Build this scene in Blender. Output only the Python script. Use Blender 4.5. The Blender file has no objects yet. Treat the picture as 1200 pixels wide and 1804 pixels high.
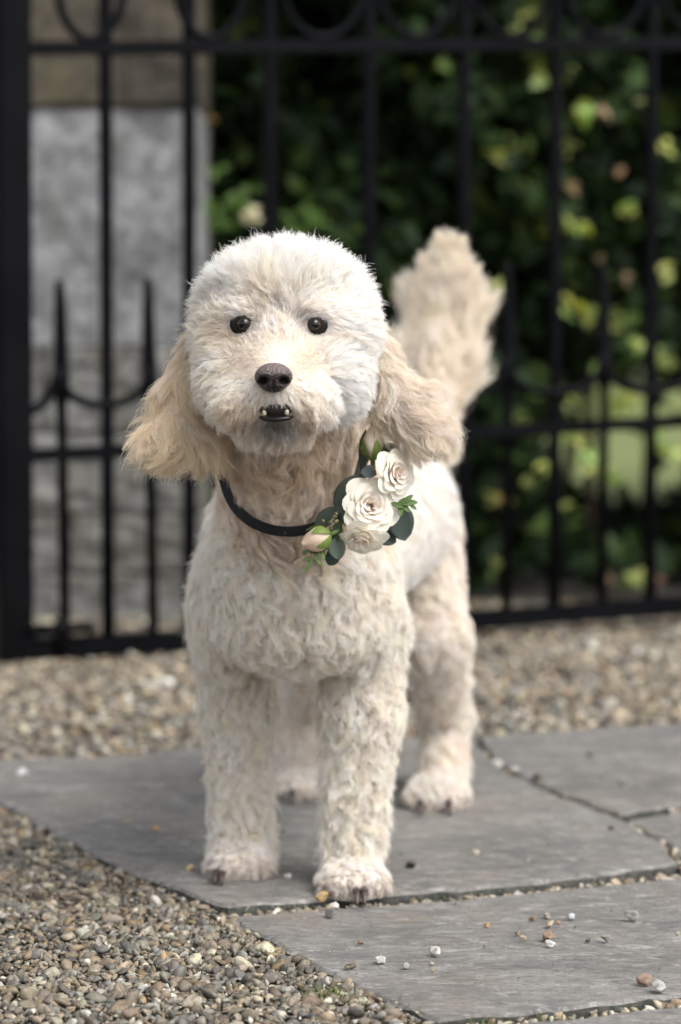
import bpy, math, random
import numpy as np
from mathutils import Vector, Matrix, kdtree

random.seed(7)
RNG = np.random.default_rng(7)
SC = bpy.context.scene
COL = SC.collection

# ------------------------------------------------------------------ camera
CAM_H = 0.65
LENS, SENS = 85.0, 36.0
FPX = LENS / SENS * 1804.0            # focal length in photo pixels
PITCH = math.atan((902 - 566) / FPX)
cam_d = bpy.data.cameras.new('camera')
cam = bpy.data.objects.new('camera', cam_d)
COL.objects.link(cam)
SC.camera = cam
cam.location = (0, 0, CAM_H)
cam.rotation_euler = (math.pi / 2 - PITCH, 0, 0)
cam_d.lens = LENS
cam_d.sensor_width = SENS
cam_d.sensor_height = SENS
cam_d.sensor_fit = 'AUTO'
cam_d.clip_start = 0.05
cam_d.clip_end = 500
cam_d.dof.use_dof = True
cam_d.dof.focus_distance = 2.44
cam_d.dof.aperture_fstop = 3.2
cam_d.dof.aperture_blades = 0

# ------------------------------------------------------------------ sky, sun, exposure
SUN_EL, SUN_AZ = math.radians(52), math.radians(128)     # azimuth clockwise from +Y
world = bpy.data.worlds.new('World')
SC.world = world
world.use_nodes = True
wn = world.node_tree
wn.nodes.clear()
w_out = wn.nodes.new('ShaderNodeOutputWorld')
w_bg = wn.nodes.new('ShaderNodeBackground')
w_hs = wn.nodes.new('ShaderNodeHueSaturation')
w_sky = wn.nodes.new('ShaderNodeTexSky')
w_sky.sky_type = 'NISHITA'
w_sky.sun_disc = False
w_sky.sun_elevation = SUN_EL
w_sky.sun_rotation = SUN_AZ
w_sky.air_density = 1.0
w_sky.dust_density = 3.0
w_hs.inputs['Saturation'].default_value = 0.30            # thin overcast
wn.links.new(w_sky.outputs[0], w_hs.inputs['Color'])
wn.links.new(w_hs.outputs[0], w_bg.inputs['Color'])
w_bg.inputs['Strength'].default_value = 0.15
wn.links.new(w_bg.outputs[0], w_out.inputs['Surface'])
sun_d = bpy.data.lights.new('sun', 'SUN')
sun_d.energy = 1.1
sun_d.angle = math.radians(35)
sun_d.color = (1.0, 0.975, 0.94)
sun = bpy.data.objects.new('sun', sun_d)
COL.objects.link(sun)
sdir = Vector((math.sin(SUN_AZ) * math.cos(SUN_EL), math.cos(SUN_AZ) * math.cos(SUN_EL), math.sin(SUN_EL)))
sun.rotation_euler = (-sdir).to_track_quat('-Z', 'Y').to_euler()
SC.view_settings.view_transform = 'Standard'
SC.view_settings.look = 'None'
SC.view_settings.gamma = 1
SC.view_settings.use_curve_mapping = False
SC.view_settings.exposure = 1.02
SC.render.engine = 'CYCLES'
SC.cycles.max_bounces = 8
SC.cycles.diffuse_bounces = 5
SC.cycles.glossy_bounces = 3
SC.cycles.transmission_bounces = 8
SC.cycles.transparent_max_bounces = 8
SC.cycles.sample_clamp_indirect = 6
SC.cycles.use_denoising = True
SC.cycles_curves.shape = 'RIBBONS'
SC.cycles_curves.subdivisions = 2

# ------------------------------------------------------------------ places from the photograph
CP, SP = math.cos(PITCH), math.sin(PITCH)
def ray(px, py):
    a, b = (px - 600) / FPX, -(py - 902) / FPX
    return np.array((a, CP + b * SP, -SP + b * CP))
def P(px, py, Y):                      # the point seen at a photo position, Y metres in front of the camera
    d = ray(px, py)
    return np.array((0, 0, CAM_H)) + d * (Y / d[1])
def G(px, py, z=0.0):                  # the point on the ground
    d = ray(px, py)
    return np.array((0, 0, CAM_H)) + d * ((z - CAM_H) / d[2])
def S(Y):                              # metres per photo pixel at distance Y
    return Y / FPX

# ------------------------------------------------------------------ helpers
def tag(o, label=None, cat=None, group=None, kind=None):
    if label: o['label'] = label
    if cat: o['category'] = cat
    if group: o['group'] = group
    if kind: o['kind'] = kind
    return o
def empty(name, loc=(0, 0, 0)):
    o = bpy.data.objects.new(name, None)
    o.location = loc
    o.empty_display_size = 0.1
    COL.objects.link(o)
    return o
def link(name, me, mat=None, parent=None, smooth=False, loc=None):
    o = bpy.data.objects.new(name, me)
    COL.objects.link(o)
    if mat is not None and not me.materials:
        me.materials.append(mat)
    if smooth:
        me.polygons.foreach_set('use_smooth', np.ones(len(me.polygons), bool))
    if parent is not None:
        o.parent = parent
        if loc is None:
            o.matrix_parent_inverse = Matrix.Translation(-Vector(parent.location)) if parent.parent is None else Matrix()
            if parent.parent is not None:
                o.matrix_parent_inverse = parent_inv(parent)
    if loc is not None:
        o.location = loc
    return o
def parent_inv(p):                     # world matrix of a parent chain that uses only translations
    m = Matrix()
    while p is not None:
        m = Matrix.Translation(Vector(p.location)) @ m if p.parent is None else p.matrix_parent_inverse @ Matrix.LocRotScale(p.location, p.rotation_euler, p.scale) @ m
        p = p.parent
    return m.inverted()
def pymesh(name, V, F):
    me = bpy.data.meshes.new(name)
    me.from_pydata([tuple(map(float, v)) for v in V], [], [tuple(map(int, f)) for f in F])
    me.update()
    return me
def npmesh(name, V, F, colors=None):   # F: (n, k) array of equal sized faces
    V = np.asarray(V, np.float32); F = np.asarray(F, np.int32)
    n, k = F.shape
    me = bpy.data.meshes.new(name)
    me.vertices.add(len(V)); me.vertices.foreach_set('co', V.ravel())
    me.loops.add(n * k); me.loops.foreach_set('vertex_index', F.ravel())
    me.polygons.add(n)
    me.polygons.foreach_set('loop_start', np.arange(0, n * k, k, dtype=np.int32))
    me.update(calc_edges=True)
    if colors is not None:
        at = me.attributes.new('col', 'FLOAT_COLOR', 'POINT')
        c = np.ones((len(V), 4), np.float32); c[:, :3] = colors
        at.data.foreach_set('color', c.ravel())
    return me
def norm(v):
    v = np.asarray(v, float)
    return v / np.maximum(np.linalg.norm(v, axis=-1, keepdims=True), 1e-9)
def box_mesh(name, lo, hi, bev=0.0):
    import bmesh
    bm = bmesh.new()
    lo, hi = np.array(lo, float), np.array(hi, float)
    m = Matrix.Translation(Vector((lo + hi) / 2)) @ Matrix.Diagonal((*(hi - lo), 1))
    bmesh.ops.create_cube(bm, size=1, matrix=m)
    if bev:
        bmesh.ops.bevel(bm, geom=bm.edges[:], offset=bev, segments=2, affect='EDGES', profile=0.6)
    me = bpy.data.meshes.new(name); bm.to_mesh(me); bm.free()
    return me
def tube(pts, rad, seg=10, cap=True):  # swept tube, rad a number or one per point, flat=(a, b) allowed
    pts = np.asarray(pts, float); n = len(pts)
    rad = np.broadcast_to(np.asarray(rad, float), (n,))
    T = norm(np.gradient(pts, axis=0))
    up = np.array((0, 1.0, 0.02))
    V, F = [], []
    for i in range(n):
        a = norm(np.cross(T[i], up)); b = np.cross(T[i], a)
        for j in range(seg):
            t = 2 * math.pi * j / seg
            V.append(pts[i] + rad[i] * (math.cos(t) * a + math.sin(t) * b))
    for i in range(n - 1):
        for j in range(seg):
            F.append((i * seg + j, i * seg + (j + 1) % seg, (i + 1) * seg + (j + 1) % seg, (i + 1) * seg + j))
    if cap:
        F.append(tuple(range(seg - 1, -1, -1))); F.append(tuple((n - 1) * seg + j for j in range(seg)))
    return V, F
def join(*parts):
    V, F = [], []
    for v, f in parts:
        o = len(V); V += list(v); F += [tuple(i + o for i in q) for q in f]
    return V, F
def spline(pts, n, closed=False):
    pts = np.asarray(pts, float)
    m = len(pts)
    if closed:
        get = lambda i: pts[i % m]; segs = m
    else:
        ext = np.vstack((2 * pts[0] - pts[1], pts, 2 * pts[-1] - pts[-2]))
        get = lambda i: ext[i + 1]; segs = m - 1
    out = []
    for k in range(n):
        t = k / n * segs if closed else k / (n - 1) * segs
        i = min(int(t), segs - 1); u = t - i
        p0, p1, p2, p3 = get(i - 1), get(i), get(i + 1), get(i + 2)
        out.append(0.5 * (2 * p1 + (p2 - p0) * u + (2 * p0 - 5 * p1 + 4 * p2 - p3) * u * u + (3 * p1 - p0 - 3 * p2 + p3) * u ** 3))
    return np.array(out)

# ------------------------------------------------------------------ materials
class Mat:
    def __init__(s, name):
        s.m = bpy.data.materials.new(name); s.m.use_nodes = True
        s.t = s.m.node_tree; s.t.nodes.clear()
        s.out = s.t.nodes.new('ShaderNodeOutputMaterial')
    def n(s, kind, **kw):
        nd = s.t.nodes.new('ShaderNode' + kind)
        for k, v in kw.items():
            if k in nd.inputs: nd.inputs[k].default_value = v
            else: setattr(nd, k, v)
        return nd
    def l(s, a, b): s.t.links.new(a, b)
    def noise(s, scale, detail=4, rough=0.6, vec=None, dist=0.0):
        nd = s.n('TexNoise'); nd.inputs['Scale'].default_value = scale; nd.inputs['Detail'].default_value = detail
        nd.inputs['Roughness'].default_value = rough; nd.inputs['Distortion'].default_value = dist
        if vec is not None: s.l(vec, nd.inputs['Vector'])
        return nd.outputs['Fac']
    def ramp(s, fac, stops):
        r = s.n('ValToRGB'); e = r.color_ramp.elements
        while len(e) < len(stops): e.new(0.5)
        for q, (p, c) in zip(e, stops):
            q.position = p; q.color = (*c, 1) if len(c) == 3 else c
        s.l(fac, r.inputs['Fac']); return r.outputs['Color']
    def mix(s, fac, a, b, mode='MIX'):
        m = s.n('Mix', data_type='RGBA', blend_type=mode)
        for sock, v in ((m.inputs[0], fac), (m.inputs[6], a), (m.inputs[7], b)):
            if isinstance(v, (int, float)): sock.default_value = v
            elif isinstance(v, tuple): sock.default_value = (*v, 1)
            else: s.l(v, sock)
        return m.outputs[2]
    def obj(s): return s.n('TexCoord').outputs['Object']
    def mapping(s, vec, scale=(1, 1, 1), rot=(0, 0, 0)):
        m = s.n('Mapping'); m.inputs['Scale'].default_value = scale; m.inputs['Rotation'].default_value = rot
        s.l(vec, m.inputs['Vector']); return m.outputs[0]
    def bump(s, h, strength, dist=0.01, prev=None):
        b = s.n('Bump'); b.inputs['Strength'].default_value = strength; b.inputs['Distance'].default_value = dist
        s.l(h, b.inputs['Height'])
        if prev is not None: s.l(prev, b.inputs['Normal'])
        return b.outputs[0]
    def bsdf(s, color, rough=0.6, bump=None, **kw):
        b = s.n('BsdfPrincipled')
        if isinstance(color, tuple): b.inputs['Base Color'].default_value = (*color, 1)
        else: s.l(color, b.inputs['Base Color'])
        if isinstance(rough, (int, float)): b.inputs['Roughness'].default_value = rough
        else: s.l(rough, b.inputs['Roughness'])
        if bump is not None: s.l(bump, b.inputs['Normal'])
        for k, v in kw.items(): b.inputs[k.replace('_', ' ')].default_value = v
        s.l(b.outputs[0], s.out.inputs['Surface'])
        return b
    def attr(s, name):
        a = s.n('Attribute'); a.attribute_name = name
        return a.outputs['Color']

def mat_simple(name, color, rough=0.6, **kw):
    m = Mat(name); m.bsdf(color, rough, **kw); return m.m

def mat_iron():
    m = Mat('black_iron_paint'); o = m.obj()
    n = m.noise(40, 5, vec=o); n2 = m.noise(6, 4, vec=o)
    c = m.ramp(n2, [(0.35, (0.0022, 0.0024, 0.0032)), (0.7, (0.0045, 0.0048, 0.0062))])
    m.bsdf(c, 0.42, m.bump(n, 0.3, 0.002), Specular_IOR_Level=0.06); return m.m
def mat_flag():
    m = Mat('riven_sandstone'); o = m.obj()
    warp = m.mapping(o, (1.0, 2.2, 1), (0, 0, 0.16))
    big = m.noise(2.6, 6, 0.65, o, 0.8)
    fine = m.noise(230, 5, 0.75, o)
    st = m.noise(9, 10, 0.72, warp, 0.9)
    st2 = m.noise(46, 8, 0.75, m.mapping(o, (1.0, 3.0, 1), (0, 0, 0.12)), 0.5)
    lich = m.noise(30, 10, 0.80, m.mapping(o, (1, 2.2, 1), (0, 0, 0.2)), 0.5)
    c = m.ramp(big, [(0.36, (0.138, 0.133, 0.124)), (0.5, (0.182, 0.172, 0.155)), (0.64, (0.222, 0.206, 0.181))])
    c = m.mix(m.ramp(st, [(0.50, (0, 0, 0)), (0.62, (0.8,) * 3)]), c, (0.24, 0.228, 0.207))
    c = m.mix(m.ramp(st, [(0.38, (0.75,) * 3), (0.49, (0, 0, 0))]), c, (0.115, 0.111, 0.106))
    c = m.mix(m.ramp(st2, [(0.53, (0, 0, 0)), (0.62, (0.5,) * 3)]), c, (0.26, 0.255, 0.24))
    c = m.mix(m.ramp(st2, [(0.40, (0.7,) * 3), (0.48, (0, 0, 0))]), c, (0.082, 0.079, 0.076))
    c = m.mix(m.ramp(lich, [(0.545, (0, 0, 0)), (0.585, (0.75,) * 3)]), c, (0.36, 0.35, 0.325))
    c = m.mix(m.ramp(fine, [(0.38, (0.6,) * 3), (0.5, (0, 0, 0))]), c, (0.085, 0.083, 0.080))
    rust = m.noise(6, 5, 0.65, o)
    c = m.mix(m.ramp(rust, [(0.52, (0, 0, 0)), (0.66, (0.3,) * 3)]), c, (0.22, 0.175, 0.13))
    stain = m.noise(4.3, 7, 0.7, m.mapping(o, (1, 1.3, 1), (0, 0, 0.9)), 1.5)
    c = m.mix(m.ramp(stain, [(0.34, (0.55,) * 3), (0.47, (0, 0, 0))]), c, (0.092, 0.089, 0.084))
    b = m.bump(st, 0.6, 0.008); b = m.bump(st2, 0.5, 0.003, b); b = m.bump(fine, 0.4, 0.0012, b)
    m.bsdf(c, 0.7, b); return m.m
def mat_stone():                         # pebbles, coloured stone by stone
    m = Mat('flint_gravel'); o = m.obj()
    n = m.noise(260, 4, 0.7, o); n2 = m.noise(90, 3, 0.6, o)
    c = m.mix(m.ramp(n, [(0.5, (0.0,) * 3), (0.66, (0.35,) * 3)]), m.attr('col'), (0.30, 0.275, 0.235))
    c = m.mix(m.ramp(n2, [(0.38, (0.6,) * 3), (0.5, (0, 0, 0))]), c, (0.05, 0.043, 0.036))
    m.bsdf(c, 0.62, m.bump(n, 0.4, 0.001)); return m.m
def mat_grit():
    m = Mat('dark_grit'); o = m.obj()
    n = m.noise(120, 6, 0.75, o); n2 = m.noise(5, 4, 0.6, o)
    c = m.ramp(n, [(0.3, (0.025, 0.022, 0.018)), (0.6, (0.085, 0.075, 0.062)), (0.75, (0.2, 0.18, 0.15))])
    c = m.mix(m.ramp(n2, [(0.5, (0,) * 3), (0.7, (0.5,) * 3)]), c, (0.035, 0.04, 0.02))
    m.bsdf(c, 0.9, m.bump(n, 0.8, 0.006)); return m.m
def mat_ashlar(name, lo, hi, moss):
    m = Mat(name); o = m.obj()
    n = m.noise(7, 8, 0.7, o, 0.3); f = m.noise(60, 6, 0.75, o)
    c = m.ramp(n, [(0.38, lo), (0.62, hi)])
    c = m.mix(m.ramp(f, [(0.35, (0.5,) * 3), (0.5, (0, 0, 0))]), c, tuple(v * 0.55 for v in lo))
    md = m.noise(24, 6, 0.75, o, 0.4)
    c = m.mix(m.ramp(md, [(0.40, (0.65,) * 3), (0.52, (0, 0, 0))]), c, tuple(v * 0.6 for v in lo))
    c = m.mix(m.ramp(md, [(0.52, (0,) * 3), (0.64, (0.6,) * 3)]), c, tuple(min(0.6, v * 1.35) for v in hi))
    st = m.noise(3.5, 5, 0.65, m.mapping(o, (3, 3, 0.8)))
    c = m.mix(m.ramp(st, [(0.5, (0,) * 3), (0.68, (moss,) * 3)]), c, (0.10, 0.085, 0.045))
    m.bsdf(c, 0.9, m.bump(f, 0.6, 0.008, m.bump(n, 0.6, 0.02))); return m.m
def mat_leaf(name, spec=0.5, rough=0.4, trans=0.25):
    m = Mat(name)
    c = m.attr('col')
    b = m.bsdf(c, rough); b.inputs['Specular IOR Level'].default_value = spec
    tr = m.n('BsdfTranslucent'); m.l(m.mix(1.0, c, (1.0, 1.0, 0.35), 'MULTIPLY'), tr.inputs['Color'])
    mx = m.n('MixShader'); mx.inputs[0].default_value = trans
    m.l(b.outputs[0], mx.inputs[1]); m.l(tr.outputs[0], mx.inputs[2]); m.l(mx.outputs[0], m.out.inputs['Surface'])
    return m.m
def mat_fur():
    m = Mat('cream_fur')
    c = m.attr('col')
    h = m.n('BsdfHair', component='Reflection')
    h.inputs['Color'].default_value = (0.9, 0.88, 0.84, 1)
    h.inputs['RoughnessU'].default_value = 0.35
    h.inputs['RoughnessV'].default_value = 0.6
    d = m.n('BsdfDiffuse'); m.l(c, d.inputs['Color'])
    t = m.n('BsdfTranslucent'); m.l(c, t.inputs['Color'])
    dm = m.n('MixShader'); dm.inputs[0].default_value = 0.40
    m.l(d.outputs[0], dm.inputs[1]); m.l(t.outputs[0], dm.inputs[2])
    mx = m.n('MixShader'); mx.inputs[0].default_value = 0.93
    m.l(h.outputs[0], mx.inputs[1]); m.l(dm.outputs[0], mx.inputs[2])
    m.l(mx.outputs[0], m.out.inputs['Surface'])
    return m.m
def mat_skin():
    m = Mat('dog_skin'); m.bsdf(m.attr('col'), 0.9); return m.m

def mat_edge():                          # broken slab edges, darker than the slab tops
    m = Mat('dark_edge'); o = m.obj(); n = m.noise(90, 6, 0.75, o)
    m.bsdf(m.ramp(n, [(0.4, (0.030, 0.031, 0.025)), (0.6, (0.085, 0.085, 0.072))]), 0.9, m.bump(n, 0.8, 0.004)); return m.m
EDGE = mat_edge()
IRON = mat_iron(); FLAG = mat_flag(); STONE = mat_stone(); GRIT = mat_grit()
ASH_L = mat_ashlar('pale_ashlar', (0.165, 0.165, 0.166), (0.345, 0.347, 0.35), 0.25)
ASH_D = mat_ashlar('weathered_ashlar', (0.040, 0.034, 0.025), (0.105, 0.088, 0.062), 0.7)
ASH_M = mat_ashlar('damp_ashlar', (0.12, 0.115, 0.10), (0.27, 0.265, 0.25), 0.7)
MORTAR = mat_simple('mortar', (0.12, 0.105, 0.075), 0.95)
LEAF = mat_leaf('hedge_leaf', 0.12, 0.5, 0.2)
YOUNG_LIT = mat_leaf('young_sunlit_leaf', 0.4, 0.5, 0.45)
GRASS = mat_leaf('grass_blade', 0.3, 0.6, 0.3)
FUR = mat_fur(); SKIN = mat_skin()

# ------------------------------------------------------------------ ground
def sheet(name, x0, x1, y0, y1, z, mat):
    return link(name, pymesh(name, [(x0, y0, z), (x1, y0, z), (x1, y1, z), (x0, y1, z)], [(0, 1, 2, 3)]), mat)
ground = sheet('ground', -60, 60, -20, 140, -0.034, GRIT)
tag(ground, kind='structure')
def mat_lawn():
    m = Mat('lawn_grass'); o = m.obj()
    n = m.noise(1.6, 5, 0.6, o); f = m.noise(40, 4, 0.7, o)
    c = m.ramp(n, [(0.3, (0.115, 0.150, 0.040)), (0.7, (0.20, 0.225, 0.075))])
    c = m.mix(m.ramp(f, [(0.4, (0.4,) * 3), (0.6, (0,) * 3)]), c, (0.09, 0.11, 0.03))
    m.bsdf(c, 0.8, m.bump(f, 0.7, 0.02)); return m.m
lawn = sheet('lawn', -60, 60, 7.4, 120, -0.010, mat_lawn())
tag(lawn, kind='structure')

# flagstones: outlines along the joints seen in the photograph
def outline(pts, step=0.018, jit=0.0018):
    pts = [np.array(p[:2]) for p in pts]
    out = []
    for a, b in zip(pts, pts[1:] + pts[:1]):
        d = np.linalg.norm(b - a); n = max(1, int(d / step))
        for k in range(n):
            wv = np.array((math.sin(k * 0.9 + d * 40), math.cos(k * 0.7 + d * 31))) * 0.0022
            out.append(a + (b - a) * k / n + (RNG.normal(0, jit, 2) + wv) * (k > 0))
    return np.array(out)
def flag_mesh(poly, top=0.0, thick=0.045):
    import bmesh
    c = poly.mean(0)
    d = norm(poly - c)
    # edge rounds over: inset rings
    rings = [(poly, top - thick), (poly, top - 0.008), (poly - d * 0.0012, top - 0.0035), (poly - d * 0.0055, top)]
    V = []; F = []
    n = len(poly)
    for r, (q, z) in enumerate(rings):
        for p in q:
            V.append((p[0], p[1], z + (RNG.normal(0, 0.0007) if 0 < r < 3 else 0)))
    for r in range(3):
        for j in range(n):
            F.append((r * n + j, r * n + (j + 1) % n, (r + 1) * n + (j + 1) % n, (r + 1) * n + j))
    F.append(tuple(3 * n + j for j in range(n)))
    me = pymesh('flagstone', V, F)
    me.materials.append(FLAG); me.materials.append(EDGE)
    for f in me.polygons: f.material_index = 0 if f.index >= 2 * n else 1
    return me
def gp(*pp): return [G(x, y) for x, y in pp]
FLAGS = [
    gp((-420, 1335), (-150, 1340), (0, 1338), (160, 1333), (345, 1318), (600, 1300), (838, 1296), (868, 1345), (960, 1390), (1090, 1440), (1172, 1487), (1192, 1520),
       (1000, 1548), (700, 1574), (520, 1588), (402, 1596), (330, 1572), (210, 1528), (120, 1478), (0, 1413), (-200, 1345)),
    gp((404, 1612), (520, 1603), (700, 1590), (1000, 1563), (1220, 1540), (1500, 1510), (1620, 1680), (1200, 1748), (960, 1775), (770, 1793), (640, 1742), (520, 1678), (440, 1636)),
    gp((800, 1808), (980, 1790), (1210, 1765), (1650, 1700), (1800, 2000), (1300, 2120), (950, 1900)),
    gp((843, 1295), (1000, 1284), (1200, 1272), (1450, 1262), (1480, 1380), (1215, 1414), (1130, 1424), (1090, 1433), (962, 1386), (873, 1343)),
    gp((1104, 1438), (1230, 1421), (1480, 1389), (1520, 1490), (1230, 1526), (1203, 1517), (1180, 1482)),
]
paving = sheet('paving', -1.6, 1.6, 1.6, 4.0, -0.017, GRIT)
tag(paving, kind='structure')
flag_tones = []
for i, f in enumerate(FLAGS):
    poly = outline(f)
    zt = (0.0, -0.002, -0.003, -0.001, -0.004)[i]
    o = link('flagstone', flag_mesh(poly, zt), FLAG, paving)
    FLAGS[i] = poly
def inside(poly, x, y):
    x = np.asarray(x); y = np.asarray(y)
    r = np.zeros(x.shape, bool)
    a = poly; b = np.roll(poly, -1, 0)
    for (x0, y0), (x1, y1) in zip(a, b):
        c = ((y0 > y) != (y1 > y))
        with np.errstate(divide='ignore', invalid='ignore'):
            xi = (x1 - x0) * (y - y0) / (y1 - y0 + 1e-12) + x0
        r ^= c & (x < xi)
    return r
def on_flags(x, y):
    r = np.zeros(np.shape(x), bool)
    for f in FLAGS: r |= inside(f, x, y)
    return r

# ------------------------------------------------------------------ gravel
def ico(sub):
    import bmesh
    bm = bmesh.new(); bmesh.ops.create_icosphere(bm, subdivisions=sub, radius=1)
    bm.verts.ensure_lookup_table()
    V = np.array([v.co[:] for v in bm.verts]); F = np.array([[v.index for v in f.verts] for f in bm.faces]); bm.free()
    return V, F
def pebble_shape(sub, rng, cuts=14):
    V, F = ico(sub)
    V = V.copy()
    for k in range(cuts):                # flint breaks: cut by planes, softened
        d = norm(rng.normal(size=3)); h = rng.uniform(0.34, 0.82)
        s = V @ d
        V -= np.outer(np.maximum(s - h, 0) * 0.95, d)
    V *= 1 + 0.06 * np.sin(V @ rng.normal(size=3) * 4 + rng.uniform(0, 6))[:, None]
    V *= np.array((rng.uniform(0.95, 1.5), rng.uniform(0.75, 1.1), rng.uniform(0.45, 0.85)))
    return V, F
PAL = np.array([(0.34, 0.285, 0.205), (0.25, 0.21, 0.155), (0.17, 0.155, 0.13), (0.115, 0.11, 0.10), (0.28, 0.215, 0.14), (0.20, 0.14, 0.09),
                (0.42, 0.38, 0.29), (0.50, 0.47, 0.40), (0.26, 0.25, 0.225), (0.15, 0.115, 0.08), (0.34, 0.25, 0.13), (0.15, 0.15, 0.145), (0.62, 0.60, 0.55)])
PALW = np.array([17, 16, 14, 9, 8, 7, 10, 6, 11, 7, 2, 4, 2.5]); PALW = PALW / PALW.sum()
def scatter_stones(name, xy, z, size, sub, kinds, mat, bright=1.0, parent=None, label=None):
    n = len(xy)
    shapes = [pebble_shape(sub, RNG) for _ in range(kinds)]
    which = RNG.integers(0, kinds, n)
    nv = len(shapes[0][0]); F0 = shapes[0][1]
    SV = np.array([s[0] for s in shapes])
    a = RNG.uniform(0, 2 * np.pi, n); tx = RNG.normal(0, 0.45, n); ty = RNG.normal(0, 0.45, n)
    ca, sa = np.cos(a), np.sin(a)
    V = SV[which] * size[:, None, None]
    x, y, zz = V[..., 0], V[..., 1], V[..., 2]
    y, zz = y * np.cos(tx)[:, None] - zz * np.sin(tx)[:, None], y * np.sin(tx)[:, None] + zz * np.cos(tx)[:, None]
    x, zz = x * np.cos(ty)[:, None] - zz * np.sin(ty)[:, None], x * np.sin(ty)[:, None] + zz * np.cos(ty)[:, None]
    x, y = x * ca[:, None] - y * sa[:, None], x * sa[:, None] + y * ca[:, None]
    V = np.stack((x + xy[:, 0, None], y + xy[:, 1, None], zz + z[:, None]), -1)
    F = (F0[None] + (np.arange(n) * nv)[:, None, None]).reshape(-1, 3)
    col = PAL[RNG.choice(len(PAL), n, p=PALW)] * RNG.uniform(0.5, 1.35, (n, 1)) * RNG.normal(1, 0.018, (n, 3)) * bright * np.array((1.03, 1.0, 0.94))
    colv = np.repeat(col, nv, 0)
    me = npmesh(name, V.reshape(-1, 3), F, np.clip(colv, 0.02, 0.75))
    o = link(name, me, mat, parent, smooth=False)
    return o
def jgrid(x0, x1, y0, y1, step):
    X, Y = np.meshgrid(np.arange(x0, x1, step), np.arange(y0, y1, step))
    p = np.stack((X.ravel(), Y.ravel()), 1)
    return p + RNG.uniform(-0.5, 0.5, p.shape) * step * 0.95
# near gravel beside the slabs
pts = np.vstack((jgrid(-0.70, 0.40, 2.03, 3.25, 0.0073), jgrid(-0.70, 0.40, 2.03, 3.25, 0.0088)))
keep = ~on_flags(pts[:, 0], pts[:, 1])
Lft = np.vstack([G(x, y)[:2] for x, y in ((-700, 1220), (0, 1413), (210, 1530), (404, 1606), (520, 1678), (770, 1800), (900, 1900), (1100, 2300), (-1500, 2300))])
keep &= inside(Lft, pts[:, 0], pts[:, 1])
pts = pts[keep]
sz = np.clip(RNG.lognormal(np.log(0.0043), 0.45, len(pts)), 0.0018, 0.0120)
near = scatter_stones('gravel', pts, -0.0120 + sz * 0.35 + RNG.uniform(0, 0.006, len(pts)), sz, 2, 30, STONE, 0.80)
tag(near, 'small mixed brown and grey pebbles beside the flagstones at the front', 'gravel', kind='stuff')
# far gravel below the gate
pts = jgrid(-1.7, 1.8, 3.3, 5.75, 0.0135)
k2 = ~on_flags(pts[:, 0], pts[:, 1]) & ((pts[:, 1] > 3.5) | (pts[:, 0] < -0.6))
back_edge = np.vstack([G(x, y)[:2] for x, y in ((-1500, 1330), (-400, 1330), (0, 1338), (345, 1322), (838, 1300), (1200, 1276), (2200, 1240), (2600, 1060), (-1500, 1060))])
k2 &= inside(back_edge, pts[:, 0], pts[:, 1])
pts = pts[k2]
sz = np.clip(RNG.lognormal(np.log(0.0078), 0.40, len(pts)), 0.004, 0.019)
far = scatter_stones('gravel', pts, -0.016 + sz * 0.45 + RNG.uniform(0, 0.008, len(pts)), sz, 1, 12, STONE, 1.1)
tag(far, 'pale tan gravel strip between the flagstones and the iron gate', 'gravel', kind='stuff')
# grit and stones caught in the joints
def along(pp, n, w):
    q = spline([G(x, y)[:2] for x, y in pp], n)
    return q + RNG.normal(0, w, q.shape)
jp = np.vstack((along(((402, 1606), (520, 1596), (700, 1583), (1000, 1556), (1210, 1532)), 230, 0.0035),
                along(((770, 1800), (960, 1784), (1200, 1757), (1300, 1742)), 110, 0.004),
                along(((852, 1305), (872, 1342), (962, 1387), (1092, 1436), (1176, 1484), (1198, 1518)), 100, 0.004),
                along(((1120, 1420), (1230, 1414), (1400, 1396)), 40, 0.005)))
jsz = np.clip(RNG.lognormal(np.log(0.0048), 0.35, len(jp)), 0.0025, 0.010)
jn = scatter_stones('gravel', jp, -0.012 + RNG.uniform(0, 0.006, len(jp)), jsz, 2, 8, STONE, 1.25)
tag(jn, 'pebbles and grit caught in the joints between flagstones', 'gravel', kind='stuff')

# fine grit strewn over the slabs
cp = np.stack((RNG.uniform(-0.6, 0.8, 900), RNG.uniform(2.05, 3.6, 900)), 1)
cp = np.vstack((cp[on_flags(cp[:, 0], cp[:, 1])], along(((404, 1616), (520, 1684), (640, 1748), (770, 1796)), 90, 0.012), along(((402, 1600), (700, 1588), (1000, 1561), (1210, 1538)), 110, 0.010),
                along(((0, 1408), (120, 1473), (210, 1522), (330, 1566)), 60, 0.012), along(((0, 1332), (345, 1316), (838, 1294), (1200, 1270)), 120, 0.016)))
cs = np.clip(RNG.lognormal(np.log(0.0011), 0.45, len(cp)), 0.0006, 0.0034)
gr_ = scatter_stones('grit', cp, cs * 0.3, cs, 1, 8, STONE, 0.9)
tag(gr_, 'fine grit and crumbs strewn over the flagstones', 'grit', kind='stuff')

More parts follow.
